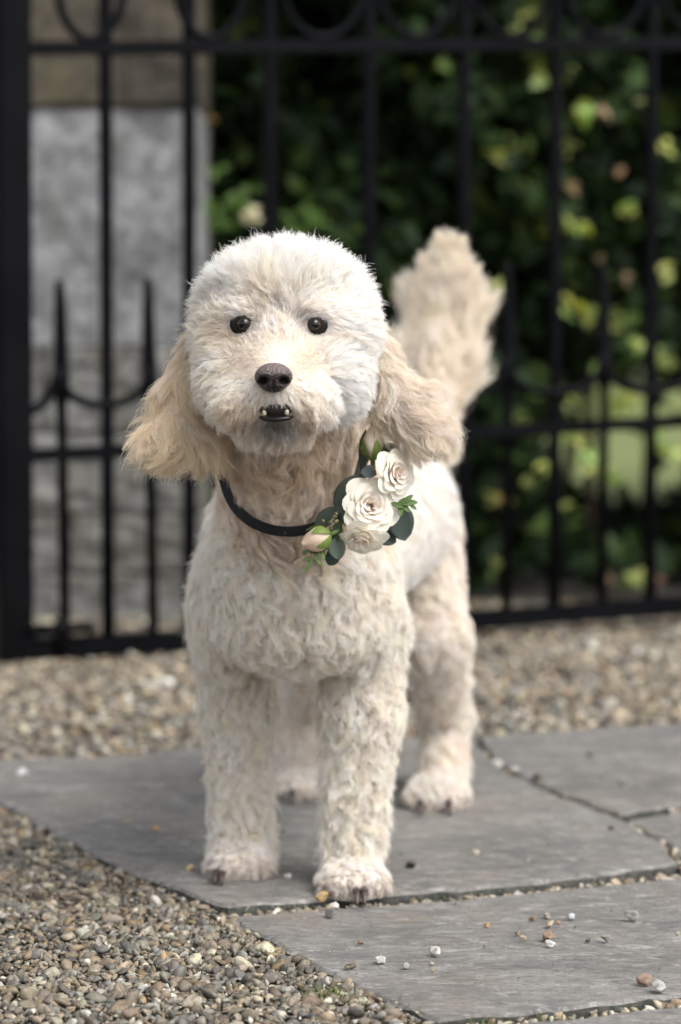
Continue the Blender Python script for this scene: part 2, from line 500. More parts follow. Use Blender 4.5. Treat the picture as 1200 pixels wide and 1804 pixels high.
# grass and moss tufts on the slab edges
def blades(centers):
    V, F, C = [], [], []
    for (x, y, n, h, spread) in centers:
        for _ in range(n):
            b = np.array((x + RNG.normal(0, spread), y + RNG.normal(0, spread * 0.7), -0.012))
            a = RNG.uniform(0, 6.28); lean = RNG.uniform(0.2, 0.9); hh = h * RNG.uniform(0.5, 1.2); w = 0.0007
            d = np.array((math.cos(a), math.sin(a), 0)); s = np.array((-d[1], d[0], 0)) * w
            p1 = b + d * hh * lean * 0.4 + np.array((0, 0, hh * 0.6)); p2 = b + d * hh * lean + np.array((0, 0, hh * 0.9))
            o = len(V); V += [b - s, b + s, p1 + s * .8, p1 - s * .8, p2 + s * .1, p2 - s * .1]
            F += [(o, o + 1, o + 2, o + 3), (o + 3, o + 2, o + 4, o + 5)]
            c = np.array((0.085, 0.115, 0.035)) * RNG.uniform(0.6, 1.5) + np.array((0.04, 0.02, 0)) * RNG.uniform(0, 1)
            C += [c] * 6
    return npmesh('grass', V, F, np.array(C))
tufts = []
for px, py, n, h, s in ((575, 1745, 60, 0.020, 0.012), (592, 1752, 40, 0.018, 0.009), (475, 1675, 40, 0.013, 0.010), (420, 1655, 18, 0.011, 0.007), (378, 1632, 16, 0.012, 0.006),
                        (970, 1786, 50, 0.014, 0.010), (865, 1796, 40, 0.013, 0.012), (735, 1575, 14, 0.009, 0.005), (512, 1592, 14, 0.010, 0.005), (140, 1502, 16, 0.012, 0.008),
                        (245, 1552, 14, 0.010, 0.006), (1090, 1430, 30, 0.010, 0.014), (350, 1612, 12, 0.010, 0.006), (610, 1778, 30, 0.012, 0.02), (640, 1590, 20, 0.005, 0.006), (800, 1572, 26, 0.005, 0.010), (900, 1566, 20, 0.005, 0.008), (1050, 1552, 26, 0.005, 0.010), (1150, 1540, 20, 0.005, 0.008), (450, 1602, 20, 0.005, 0.008), (1000, 1400, 20, 0.005, 0.010), (60, 1450, 16, 0.007, 0.008), (300, 1575, 16, 0.007, 0.008), (700, 1772, 18, 0.007, 0.008), (920, 1563, 12, 0.006, 0.006), (510, 1752, 25, 0.010, 0.014)):
    g = G(px, py); tufts.append((g[0], g[1], n, h, s))
gr = link('grass', blades(tufts), GRASS)
tag(gr, 'tiny green grass tufts growing along the flagstone edges', 'grass', kind='stuff')

# loose pebbles lying on the flagstones
def pebble(px, py, wpx, col, label, hf=0.62, sub=3):
    g = G(px, py); s = S(g[1]) * wpx / 2
    V, F = pebble_shape(sub, RNG, 10)
    V[:, 2] *= 0.70 * np.ptp(V[:, 0]) / np.ptp(V[:, 2])
    V += 0.05 * np.sin(V[:, [1, 2, 0]] * 6 + RNG.uniform(0, 6, 3)) * np.abs(V).max()
    V = V * (s / np.abs(V[:, 0]).max()); V[:, 2] *= hf / 0.62
    a = RNG.uniform(-0.5, 0.5); c, sn = math.cos(a), math.sin(a)
    V = np.stack((V[:, 0] * c - V[:, 1] * sn, V[:, 0] * sn + V[:, 1] * c, V[:, 2] - V[:, 2].min()), 1)
    me = npmesh('pebble', V, F, np.tile(col, (len(V), 1)))
    o = link('pebble', me, STONE, loc=(g[0], g[1] + s * 0.5, -0.001))
    tag(o, label, 'pebble', 'loose pebbles on the flagstones')
WH, TN, BR, DK, GY, OR = (0.58, 0.56, 0.51), (0.36, 0.30, 0.20), (0.20, 0.13, 0.08), (0.06, 0.055, 0.05), (0.27, 0.26, 0.24), (0.34, 0.20, 0.09)
for a in (
    (36, 1368, 26, (0.75, 0.75, 0.74), 'bright white pebble alone at the far left of the paving'),
    (225, 1452, 17, TN, 'small tan pebble on the slab left of the dog, farther from its paw'),
    (272, 1465, 19, OR, 'orange brown pebble on the slab left of the dog'),
    (332, 1535, 20, (0.38, 0.30, 0.15), 'ochre pebble just left of the dog front paw'),
    (506, 1549, 18, WH, 'whitish pebble between the two front paws'),
    (499, 1467, 11, DK, 'tiny dark pebble between the front legs'),
    (566, 1588, 27, (0.40, 0.27, 0.11), 'amber pebble touching the front paw with its claws at the joint'),
    (584, 1616, 24, (0.12, 0.12, 0.11), 'dark grey pebble just below the front paw on the near slab'),
    (589, 1600, 16, WH, 'pale pebble in the joint beside the front paw'),
    (838, 1506, 15, (0.42, 0.38, 0.29), 'small cream pebble alone in the middle of the big slab'),
    (724, 1530, 20, DK, 'dark crumb of stone on the slab right of the front paw'),
    (620, 1707, 22, (0.16, 0.13, 0.09), 'brown pebble near the gravel edge of the near slab'),
    (674, 1697, 26, (0.46, 0.45, 0.42), 'grey white angular stone on the near slab, towards the gravel'),
    (770, 1684, 30, (0.48, 0.46, 0.41), 'long flat chalky stone in the middle of the near slab'),
    (760, 1700, 14, (0.40, 0.33, 0.24), 'small tan stone just below the long chalky stone'),
    (716, 1706, 16, GY, 'small flat grey chip between two whiter stones'),
    (858, 1632, 12, OR, 'tiny orange pebble left of the pebble cluster on the near slab'),
    (939, 1622, 14, BR, 'brown pebble at the left of the pebble cluster'),
    (966, 1617, 16, (0.25, 0.21, 0.17), 'rounded taupe pebble at the back of the pebble cluster'),
    (968, 1633, 19, TN, 'largest tan pebble of the pebble cluster'),
    (984, 1627, 12, OR, 'small rusty pebble at the right of the pebble cluster'),
    (1008, 1620, 17, (0.42, 0.43, 0.43), 'pale blue grey pebble right of the pebble cluster'),
    (922, 1656, 14, (0.40, 0.34, 0.22), 'cream pebble below the pebble cluster'),
    (912, 1647, 12, BR, 'flat little brown pebble beside the cream one'),
    (968, 1658, 28, BR, 'flat reddish brown stone behind a white chip'),
    (971, 1669, 22, (0.62, 0.61, 0.57), 'white angular chip in front of a brown stone'),
    (1038, 1660, 14, DK, 'small black pebble beside the big round pebble'),
    (1070, 1660, 22, (0.22, 0.20, 0.16), 'big round speckled pebble on the near slab'),
    (1116, 1623, 32, GY, 'long grey sliver of stone on the near slab, right of the cluster'),
    (636, 1663, 12, BR, 'small brown pebble alone at the left end of the near slab'),
    (1138, 1736, 34, (0.24, 0.16, 0.11), 'flat brown stone at the near slab bottom corner'),
    (1160, 1748, 30, (0.36, 0.35, 0.32), 'pale stone beside the flat brown one at the slab corner'),
    (1078, 1462, 13, DK, 'dark pebble on the big slab near its right corner'),
    (1095, 1385, 20, (0.12, 0.10, 0.09), 'dark blurred pebble on the back right slab'),
    (948, 1374, 20, (0.17, 0.13, 0.09), 'brown blurred pebble on the joint right of the hind paw'),
    (876, 1352, 22, WH, 'whitish blurred pebble on the joint nearest the hind leg'),
    (905, 1364, 22, (0.50, 0.47, 0.40), 'cream blurred pebble between white and brown ones on the joint'),
    (1042, 1333, 18, (0.10, 0.09, 0.08), 'dark blurred pebble far back on the right slab'),
    ): pebble(*a)

# ------------------------------------------------------------------ iron gate
GY0, GY1 = G(25, 1163)[1], 5.16          # distance of the gate plane at its two ends
GX0, GX1 = P(25, 900, GY0)[0], P(1190, 900, GY1)[0]
GDIR = norm(np.array((GX1 - GX0, GY1 - GY0, 0)))
GNRM = np.array((GDIR[1], -GDIR[0], 0))  # towards the camera
GORG = np.array((GX0, GY0, 0))
def FP(px, py, off=0.0):                 # the point of the gate plane seen at a photo position
    d = ray(px, py); o = np.array((0, 0, CAM_H))
    t = ((GORG + GNRM * off - o) @ GNRM) / (d @ GNRM)
    return o + d * t
def bar_along(a, b, w, dpt, bev=0.003):  # rectangular bar from a to b
    import bmesh
    a, b = np.array(a), np.array(b)
    ax = norm(b - a); L = np.linalg.norm(b - a)
    n = GNRM; s = norm(np.cross(ax, n)); n = np.cross(s, ax)
    bm = bmesh.new()
    bmesh.ops.create_cube(bm, size=1, matrix=Matrix.Diagonal((w, dpt, L, 1)))
    bmesh.ops.bevel(bm, geom=bm.edges[:], offset=bev, segments=2, affect='EDGES')
    M = Matrix(((s[0], n[0], ax[0], 0), (s[1], n[1], ax[1], 0), (s[2], n[2], ax[2], 0), (0, 0, 0, 1)))
    bmesh.ops.transform(bm, matrix=Matrix.Translation(Vector((a + b) / 2)) @ M, verts=bm.verts)
    bmesh.ops.recalc_face_normals(bm, faces=bm.faces)
    me = bpy.data.meshes.new('bar'); bm.to_mesh(me); bm.free()
    return me
gate = empty('iron_gate', tuple(GORG))
tag(gate, 'black wrought iron gate with spear-topped short bars and round scrolls', 'gate')
def rail(name, pp, hgt, dpt=0.032):
    for (a, b) in zip(pp[:-1], pp[1:]):
        link(name, bar_along(FP(*a), FP(*b), hgt, dpt), IRON, gate)
rail('top_rail', ((48, 86), (2400, 68)), 0.026)
rail('middle_rail', ((48, 803), (1200, 742)), 0.026); rail('middle_rail', ((1200.5, 742), (2400, 690)), 0.026)
rail('bottom_rail', ((48, 1143), (345, 1127), (1200, 1066)), 0.041); rail('bottom_rail', ((1200.5, 1066), (2400, 985)), 0.041)
def lerp_y(px, a, b): return a[1] + (b[1] - a[1]) * (px - a[0]) / (b[0] - a[0])
def top_y(px): return lerp_y(px, (48, 86), (2400, 68))
def bot_y(px): return lerp_y(px, (345, 1127), (1200, 1066)) if px > 345 else lerp_y(px, (48, 1143), (345, 1127))
def mid_y(px): return lerp_y(px, (48, 803), (1200, 742))
MAIN = [(183, 191), (332, 334), (475, 476), (651, 649), (820, 817), (981, 976), (1151, 1145), (1320, 1313), (1490, 1480)]
for xt, xb in MAIN:
    a = FP(xt, -420); b = FP(xb, bot_y(xb) - 6)
    V, F = tube(spline([a, (a + b) / 2, b], 6), 0.0135, 14)
    o = link('bar', pymesh('bar', V, F), IRON, gate, smooth=True)
def spear(px, tip, wmax=0.0165):
    xb = px + 10 if px < 600 else px - 2
    tipp, col, shoulder, bot = FP(px, tip, 0.0), FP(px + 1, tip + 40, 0.0), FP(px + 3, tip + 165, 0.0), FP(xb, bot_y(px) - 6, 0.0)
    pts = np.array([tipp, tipp + (col - tipp) * 0.25, col, shoulder, shoulder + (bot - shoulder) * 0.06, shoulder + (bot - shoulder) * 0.12, bot])
    rr = [0.006, 0.009, 0.0115, wmax, wmax * 1.02, 0.0108, 0.0108]
    V, F = tube(pts, rr, 12)
    link('short_bar', pymesh('short_bar', V, F), IRON, gate, smooth=True)
SP_X = [(105, 493), (260, 490), (402, 480), (560, 475), (735, 466), (893, 460), (1062, 466), (1232, 468), (1400, 470)]
for x, t in SP_X: spear(x, t)
def hoop(xa, ya, xm, ym, xb, yb):        # U-shaped strap from one short bar down to the main bar and up to the next
    q = []
    for k in range(17):
        t = math.pi * (1 - k / 16)
        hw = (xb - xa) / 2; cx = (xa + xb) / 2
        yy = (ya + (yb - ya) * k / 16)
        q.append(FP(cx + math.cos(t) * hw, yy + math.sin(t) ** 0.8 * (ym - (ya + yb) / 2), 0.012))
    V, F = tube(q, 0.0095, 8)
    link('scroll', pymesh('scroll', V, F), IRON, gate, smooth=True)
hp = [(-50, 655), (106, 650), (262, 645), (403, 640), (561, 637), (736, 632), (893, 628), (1062, 624), (1232, 620), (1400, 616)]
for a, b in zip(hp[:-1], hp[1:]):
    if a[0] < 0: continue
    hoop(a[0], a[1], (a[0] + b[0]) / 2, (a[1] + b[1]) / 2 + 66, b[0], b[1])
q = [FP(50, 728, .012), FP(72, 714, .012), FP(92, 688, .012), FP(104, 650, .012)]
V, F = tube(spline(q, 10), 0.0095, 8); link('scroll', pymesh('scroll', V, F), IRON, gate, smooth=True)
for cx, hw in ((160, 57), (371, 60), (569, 78), (735, 74), (900, 74), (1065, 76), (1235, 76)):
    y0 = top_y(cx) - 16
    q = [FP(cx + math.cos(2 * math.pi * k / 40) * hw, y0 - hw * 1.55 + math.sin(2 * math.pi * k / 40) * hw * 1.55, 0.01) for k in range(41)]
    V, F = tube(q, 0.0085, 8, cap=False); link('ring', pymesh('ring', V, F), IRON, gate, smooth=True)
V, F = tube([FP(46, 1113, 0.03), FP(150, 1104, 0.03), FP(163, 1110, 0.03)], 0.011, 10)
link('bolt', pymesh('bolt', V, F), IRON, gate, smooth=True)
V, F = tube([FP(105, 1090, 0.02), FP(108, 1150, 0.02)], 0.012, 10)
link('bolt_keep', pymesh('bolt_keep', V, F), IRON, gate, smooth=True)
post = link('gate_post', bar_along(FP(18, -420), FP(25, 1164), 0.064, 0.064, 0.005), IRON)
tag(post, 'thick square black iron post at the left end of the gate', 'post')

# ------------------------------------------------------------------ stone pier behind the gate
PY = 5.35
pier = empty('stone_pier', tuple(P(200, 1080, PY) * np.array((1, 1, 0))))
tag(pier, 'pale grey stone pier of large blocks behind the gate', 'pier')
xl, xr = P(-260, 500, PY)[0], P(350, 500, PY)[0]
zz = [P(200, y, PY)[2] for y in (-520, -150, 188, 612, 762, 905, 1010)] + [-0.03]
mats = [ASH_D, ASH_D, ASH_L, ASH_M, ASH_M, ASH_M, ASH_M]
JT = 0.007
link('core', box_mesh('core', (xl + 0.012, PY + 0.012, -0.03), (xr - 0.012, PY + 0.42, zz[0] - 0.01)), MORTAR, pier)
import bmesh
def rough_block(lo, hi, mat):
    me = box_mesh('stone_block', lo, hi, 0.008)
    bm = bmesh.new(); bm.from_mesh(me)
    bmesh.ops.subdivide_edges(bm, edges=[e for e in bm.edges if e.calc_length() > 0.08], cuts=7, use_grid_fill=True)
    for v in bm.verts: v.co += Vector(RNG.normal(0, 0.0022, 3))
    bm.to_mesh(me); bm.free()
    link('stone_block', me, mat, pier)
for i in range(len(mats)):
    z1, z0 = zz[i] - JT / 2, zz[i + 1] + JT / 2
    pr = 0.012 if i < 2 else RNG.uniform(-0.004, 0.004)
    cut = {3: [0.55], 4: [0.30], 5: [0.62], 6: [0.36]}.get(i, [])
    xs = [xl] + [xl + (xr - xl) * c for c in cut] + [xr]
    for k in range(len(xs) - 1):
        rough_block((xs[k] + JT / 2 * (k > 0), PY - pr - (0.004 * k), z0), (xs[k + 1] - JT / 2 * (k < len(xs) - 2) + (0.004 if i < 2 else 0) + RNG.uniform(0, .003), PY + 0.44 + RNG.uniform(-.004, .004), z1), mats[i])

# ------------------------------------------------------------------ hedge
def leaves(pos, nrm, size, col, curl=0.25):
    n = len(pos)
    a = norm(nrm); r = norm(RNG.normal(size=(n, 3)))
    t = norm(np.cross(a, r)); b = np.cross(a, t)
    w = size * RNG.uniform(0.36, 0.5, n)
    prof = [(-1.0, 0.0), (-0.35, 0.85), (0.35, 0.8), (1.0, 0.0)]
    V = np.empty((n, 6, 3)); s = size[:, None]
    V[:, 0] = pos - t * s
    V[:, 1] = pos - t * s * 0.3 + b * w[:, None] + a * s * curl * 0.5
    V[:, 2] = pos - t * s * 0.3 - b * w[:, None] + a * s * curl * 0.5
    V[:, 3] = pos + t * s * 0.35 + b * w[:, None] * 0.9 + a * s * curl * 0.4
    V[:, 4] = pos + t * s * 0.35 - b * w[:, None] * 0.9 + a * s * curl * 0.4
    V[:, 5] = pos + t * s - a * s * curl
    f = np.array(((0, 1, 2), (1, 3, 2), (2, 3, 4), (3, 5, 4)))
    F = (f[None] + (np.arange(n) * 6)[:, None, None]).reshape(-1, 3)
    return V.reshape(-1, 3), F, np.repeat(col, 6, 0)
def pix(p):                              # photo position of world points
    d = p - np.array((0, 0, CAM_H))
    z = d[:, 1] * CP - d[:, 2] * SP; u = d[:, 1] * SP + d[:, 2] * CP
    return np.stack((600 + FPX * d[:, 0] / z, 902 - FPX * u / z), 1)
HY0, HY1 = 5.95, 7.2
hedge = empty('laurel_hedge', (0.6, 6.4, 0))
tag(hedge, 'dense dark green leafy hedge behind the iron gate', 'hedge')
N = 90000
pos = np.stack((RNG.uniform(-3.4, 3.6, N), HY0 + (HY1 - HY0) * RNG.beta(1.0, 1.3, N), RNG.uniform(0.0, 3.3, N)), 1)
face = 0.13 * (np.sin(pos[:, 0] * 7.1 + 1.3) * np.sin(pos[:, 2] * 6.3 + 0.4) + np.sin(pos[:, 0] * 15 + pos[:, 2] * 11))
pos[:, 1] += face
# an open place low down where the lawn shows through
gx = (pos[:, 0] - 0.80) / 0.30; gz = (pos[:, 2] - 0.34) / 0.23
hole = (gx ** 2 + gz ** 2 + 0.25 * np.sin(pos[:, 0] * 31) * np.sin(pos[:, 2] * 27)) < 1.0
hole &= RNG.uniform(0, 1, N) > 0.035
pos = pos[~hole & ~((pos[:, 0] < -0.40) & (pos[:, 1] < 6.1))]
n = len(pos)
nr = norm(RNG.normal(size=(n, 3)) + np.array((0, -0.7, 0.7)))
lc = np.array(((0.020, 0.038, 0.014), (0.032, 0.058, 0.018), (0.014, 0.026, 0.014), (0.075, 0.115, 0.030)))[RNG.choice(4, n, p=(0.38, 0.28, 0.24, 0.10))] * RNG.uniform(0.6, 1.3, (n, 1))
V, F, C = leaves(pos, nr, RNG.uniform(0.028, 0.055, n), lc)
fo = link('foliage', npmesh('foliage', V, F, C), LEAF, hedge); tag(fo, kind='stuff')
# young yellow-green leaves, sunlight on them put into a paler colour
YP = [(880, 272, 4), (905, 262, 2), (950, 128, 4), (1005, 540, 4), (1040, 552, 2), (1090, 556, 3), (1085, 575, 2), (1120, 610, 4), (1165, 632, 4), (1190, 640, 3), (1120, 1016, 3), (1005, 125, 2),
      (910, 55, 3), (930, 20, 3), (960, 50, 2), (875, 510, 4), (720, 130, 2), (440, 30, 3), (800, 745, 2), (1010, 400, 4),
      (1110, 365, 4), (955, 395, 3), (945, 320, 3), (1000, 255, 3), (1025, 195, 4), (1130, 180, 3), (1165, 270, 4), (870, 1000, 3), (945, 850, 3), (870, 880, 3), (920, 760, 3), (1015, 770, 5), (1040, 800, 5), (1060, 830, 4),
      (1085, 720, 5), (1110, 700, 4), (1150, 760, 4), (1180, 800, 4), (960, 830, 4), (1000, 900, 3), (1180, 480, 3), (850, 640, 3), (905, 735, 3), (1060, 650, 3), (1010, 700, 3)]
vp, vc, vs = [], [], []
for px, py, k in YP:
    for _ in range(max(2, int(k * (1.9 if px > 840 else 1.2)))):
        Yd = RNG.uniform(HY0 - 0.12, HY0 + 0.05)
        vp.append(P(px + RNG.normal(0, 9), py + RNG.normal(0, 9), Yd))
        bright = 1.0 if k >= 4 or RNG.uniform() < 0.3 else 0.45
        vc.append(np.array((0.62, 0.68, 0.20)) * bright * RNG.uniform(0.5, 1.15) * np.array((RNG.uniform(0.7, 1.1), 1, 1)))
        vs.append(RNG.uniform(0.018, 0.034) if bright == 1.0 else RNG.uniform(0.014, 0.026))
for px, py, c in ((447, 372, (0.85, 0.78, 0.64)), (440, 390, (0.85, 0.78, 0.64)), (452, 384, (0.85, 0.78, 0.64)), (436, 376, (0.85, 0.78, 0.64)), (372, 210, (0.42, 0.30, 0.18)), (1065, 195, (0.55, 0.42, 0.28)), (1070, 210, (0.55, 0.42, 0.28)), (1092, 305, (0.30, 0.19, 0.10)), (1008, 335, (0.28, 0.19, 0.09)),
                  (1078, 1022, (0.34, 0.22, 0.17)), (1160, 1022, (0.28, 0.16, 0.13)), (880, 878, (0.40, 0.28, 0.10)), (1058, 455, (0.2, 0.14, 0.08)), (1105, 487, (0.22, 0.15, 0.09))):
    for _ in range(2):
        vp.append(P(px + RNG.normal(0, 3), py + RNG.normal(0, 3), 5.58 if px < 460 else HY0 - 0.12)); vc.append(np.array(c)); vs.append(0.022)
for px, py, m_ in ((395, 392, 14), (420, 368, 12), (374, 375, 8), (545, 386, 14), (515, 398, 9), (440, 345, 6), (300, 590, 3), (385, 290, 3)):
    for _ in range(m_):
        vp.append(P(px + RNG.normal(0, 15), py + RNG.normal(0, 9), 5.62)); vc.append(np.array((0.15, 0.26, 0.065)) * RNG.uniform(0.5, 1.5)); vs.append(RNG.uniform(0.018, 0.030))
vp = np.array(vp); n = len(vp)
V, F, C = leaves(vp, norm(RNG.normal(size=(n, 3)) * 0.6 + np.array((0.2, -0.5, 1.0))), np.array(vs), np.array(vc))
yo = link('young_sunlit_leaves', npmesh('young_sunlit_leaves', V, F, C), YOUNG_LIT, hedge); tag(yo, kind='stuff')
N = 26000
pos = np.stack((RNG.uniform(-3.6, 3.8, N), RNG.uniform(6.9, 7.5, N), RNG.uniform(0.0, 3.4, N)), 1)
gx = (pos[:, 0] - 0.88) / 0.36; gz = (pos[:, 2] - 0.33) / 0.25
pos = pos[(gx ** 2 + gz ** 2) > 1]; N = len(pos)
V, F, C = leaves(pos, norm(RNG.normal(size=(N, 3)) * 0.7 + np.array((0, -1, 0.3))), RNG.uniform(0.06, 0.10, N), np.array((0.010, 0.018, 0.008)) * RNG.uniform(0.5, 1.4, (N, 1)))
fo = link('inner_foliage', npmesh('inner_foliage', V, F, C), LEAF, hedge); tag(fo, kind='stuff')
N = 9000
pos = np.stack((RNG.uniform(-12, 14, N), RNG.uniform(24, 28, N), RNG.uniform(0.0, 7, N)), 1)
V, F, C = leaves(pos, norm(RNG.normal(size=(N, 3)) + np.array((0, -0.6, 0.6))), RNG.uniform(0.25, 0.45, N), np.array((0.05, 0.075, 0.02)) * RNG.uniform(0.5, 1.4, (N, 1)))
tl = link('treeline', npmesh('treeline', V, F, C), LEAF); tag(tl, 'green trees far beyond the lawn seen through the hedge', 'trees', kind='stuff')
BARK = mat_simple('bark', (0.05, 0.036, 0.024), 0.9)
tw = []
for k in range(34):
    x = RNG.uniform(-0.5, 3.0); y = RNG.uniform(6.3, 7.0)
    q = [(x, y, -0.05), (x + RNG.normal(0, .05), y, 0.6), (x + RNG.normal(0, .12), y, 1.5), (x + RNG.normal(0, .2), y, 2.6)]
    tw.append(tube(spline(q, 9), np.linspace(0.018, 0.006, 9), 7))
    V, F = tw[-1]
    link('stem', pymesh('stem', V, F), BARK, hedge, smooth=True)
# leafy canopy added out of view, placed to shade the hedge and pier
tree = empty('tree', (2.6, 7.6, 0))
tag(tree, 'leafy canopy added out of view to shade the hedge from above', 'tree')
V, F = tube(spline([(2.6, 7.6, -0.05), (2.5, 7.55, 1.2), (2.2, 7.4, 2.3), (1.4, 7.0, 3.0)], 14), np.linspace(0.14, 0.05, 14), 12)
link('blocker_trunk', pymesh('blocker_trunk', V, F), BARK, tree, smooth=True)
N = 38000
pos = np.stack((RNG.uniform(-3.0, 4.0, N), RNG.uniform(6.0, 8.4, N), RNG.uniform(2.05, 3.4, N)), 1)
low = np.arange(N) < 13000                # added leaves over the pier, lower and farther out to deepen the shade
pos[low] = np.stack((RNG.uniform(-2.6, 0.40, 13000), RNG.uniform(5.40, 6.4, 13000), RNG.uniform(1.72, 2.5, 13000)), 1)
pos[:, 2] += 0.15 * np.sin(pos[:, 0] * 3.1) * np.sin(pos[:, 1] * 4.3)
V, F, C = leaves(pos, norm(RNG.normal(size=(N, 3)) + np.array((0, -0.3, 0.8))), RNG.uniform(0.05, 0.09, N), np.array((0.035, 0.055, 0.018)) * RNG.uniform(0.6, 1.3, (N, 1)))
cr = link('blocker_leaves', npmesh('blocker_leaves', V, F, C), LEAF, tree); tag(cr, kind='stuff')

# ================================================================== the dog
# body volume: smooth union of ellipsoids and round cones, meshed into one continuous surface
PR = []                                   # primitives, each with the coat it carries
def coat(L=0.024, flow=(0, 0, -1), lift=0.5, amp=0.0035, wl=0.02, clump=0.012, cw=0.75, col=(0.76, 0.66, 0.54), dens=1.0, center=None, bend=0.5):
    return dict(L=L, flow=np.array(flow, float), lift=lift, amp=amp, wl=wl, clump=clump, cw=cw, col=np.array(col), dens=dens, center=center, bend=bend)
def ell(px, py, Y, rx, ry, rd, c):
    s = S(Y); PR.append(('e', P(px, py, Y), np.array((rx * s, rd, ry * s)), c))
def cone(a, b, c):
    (x0, y0, Y0, r0), (x1, y1, Y1, r1) = a, b
    PR.append(('c', P(x0, y0, Y0), P(x1, y1, Y1), r0 * S(Y0), r1 * S(Y1), c))
CREAM = (0.955, 0.890, 0.830); WHITE = (0.95, 0.91, 0.862); BEIGE = (0.945, 0.870, 0.785); EARL = (0.885, 0.755, 0.59); EARR = (0.875, 0.78, 0.67); TAILC = (0.905, 0.81, 0.695)
NB = P(484, 640, 2.40)                    # bridge of the nose: face hair parts from here
C_top = coat(0.036, (0, 0.3, 1), 0.78, 0.0030, 0.036, 0.008, 0.50, WHITE, 1.35, center=P(490, 610, 2.43), bend=0.2)
C_side = coat(0.030, (0, 0.3, -1), 0.50, 0.0026, 0.034, 0.008, 0.55, (0.93, 0.90, 0.86), 1.4, center=P(488, 575, 2.42), bend=0.35)
C_brow = coat(0.021, (0, 0, 1), 0.40, 0.0018, 0.022, 0.006, 0.55, CREAM, 1.7, center=NB)
C_chk = coat(0.024, (0, 0, -1), 0.48, 0.0022, 0.03, 0.007, 0.58, (0.95, 0.915, 0.875), 1.6, center=P(484, 625, 2.36), bend=0.25)
C_muz = coat(0.019, (0, 0, -1), 0.42, 0.0018, 0.016, 0.006, 0.5, CREAM, 1.7, center=P(484, 645, 2.335))
C_lip = coat(0.028, (0, -0.2, -1), 0.38, 0.0026, 0.020, 0.007, 0.6, CREAM, 1.8, center=P(484, 655, 2.32))
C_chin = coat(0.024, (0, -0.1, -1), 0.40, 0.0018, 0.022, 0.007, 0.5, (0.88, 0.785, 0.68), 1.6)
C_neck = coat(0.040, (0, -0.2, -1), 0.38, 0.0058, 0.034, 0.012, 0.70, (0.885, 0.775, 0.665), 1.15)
C_body = coat(0.037, (0, 0, -1), 0.46, 0.0054, 0.028, 0.011, 0.68, BEIGE, 1.05)
C_flank = coat(0.036, (0.05, 0.3, -1), 0.44, 0.0050, 0.030, 0.013, 0.6, CREAM, 0.75)
C_leg = coat(0.031, (0, 0, -1), 0.54, 0.0040, 0.023, 0.0095, 0.68, BEIGE, 1.1)
C_hleg = coat(0.029, (0, 0, -1), 0.46, 0.0042, 0.024, 0.011, 0.6, (0.925, 0.84, 0.765), 0.8)
C_paw = coat(0.021, (0, -0.8, -0.7), 0.48, 0.0032, 0.018, 0.010, 0.88, (0.935, 0.865, 0.80), 1.2)
C_toe = coat(0.015, (0, -0.6, -1), 0.45, 0.0020, 0.014, 0.008, 0.9, (0.935, 0.865, 0.80), 1.2)
C_earl = coat(0.076, (-0.4, 0, -1), 0.20, 0.0085, 0.050, 0.011, 0.86, EARL, 2.0, center=P(372, 540, 2.52), bend=0.45)
C_earr = coat(0.084, (0.4, 0, -1), 0.20, 0.0090, 0.048, 0.011, 0.86, EARR, 2.0, center=P(640, 545, 2.52), bend=0.45)
C_tail = coat(0.104, (0, 0, 1), 0.47, 0.0075, 0.065, 0.013, 0.68, TAILC, 2.2, bend=0.45)
# head
ell(502, 554, 2.53, 129, 90, 0.078, C_top)
ell(500, 524, 2.505, 104, 60, 0.054, C_top)
ell(402, 590, 2.505, 46, 52, 0.050, C_side)
ell(602, 585, 2.505, 48, 52, 0.050, C_side)
ell(488, 592, 2.475, 92, 50, 0.045, C_brow)
ell(412, 672, 2.480, 54, 66, 0.050, C_chk)
ell(584, 664, 2.480, 60, 70, 0.050, C_chk)
cone((487, 664, 2.465, 86), (483, 676, 2.378, 55), C_muz)
ell(430, 546, 2.462, 36, 17, 0.024, C_brow)
ell(553, 546, 2.462, 36, 17, 0.024, C_brow)
ell(438, 706, 2.398, 50, 36, 0.038, C_lip)
ell(532, 704, 2.398, 50, 36, 0.038, C_lip)
ell(484, 750, 2.425, 60, 24, 0.042, C_chin)
# ears
cone((350, 600, 2.560, 22), (324, 690, 2.548, 24), C_earl); cone((324, 690, 2.548, 24), (310, 752, 2.530, 20), C_earl)
cone((310, 752, 2.530, 20), (340, 765, 2.535, 22), C_earl)
cone((656, 598, 2.560, 22), (690, 680, 2.550, 25), C_earr); cone((690, 680, 2.550, 25), (734, 752, 2.535, 22), C_earr)
# neck and chest
cone((500, 690, 2.55, 88), (512, 890, 2.645, 92), C_neck)
cone((505, 620, 2.60, 90), (530, 900, 2.76, 125), C_neck)
ell(522, 1005, 2.745, 143, 150, 0.125, C_body)
ell(522, 1075, 2.735, 140, 78, 0.100, C_body)
ell(406, 1060, 2.79, 52, 110, 0.075, C_body)
ell(635, 1060, 2.78, 52, 110, 0.075, C_body)
cone((525, 965, 2.86, 150), (680, 905, 3.24, 106), C_flank)
ell(688, 900, 3.32, 102, 104, 0.085, C_flank)
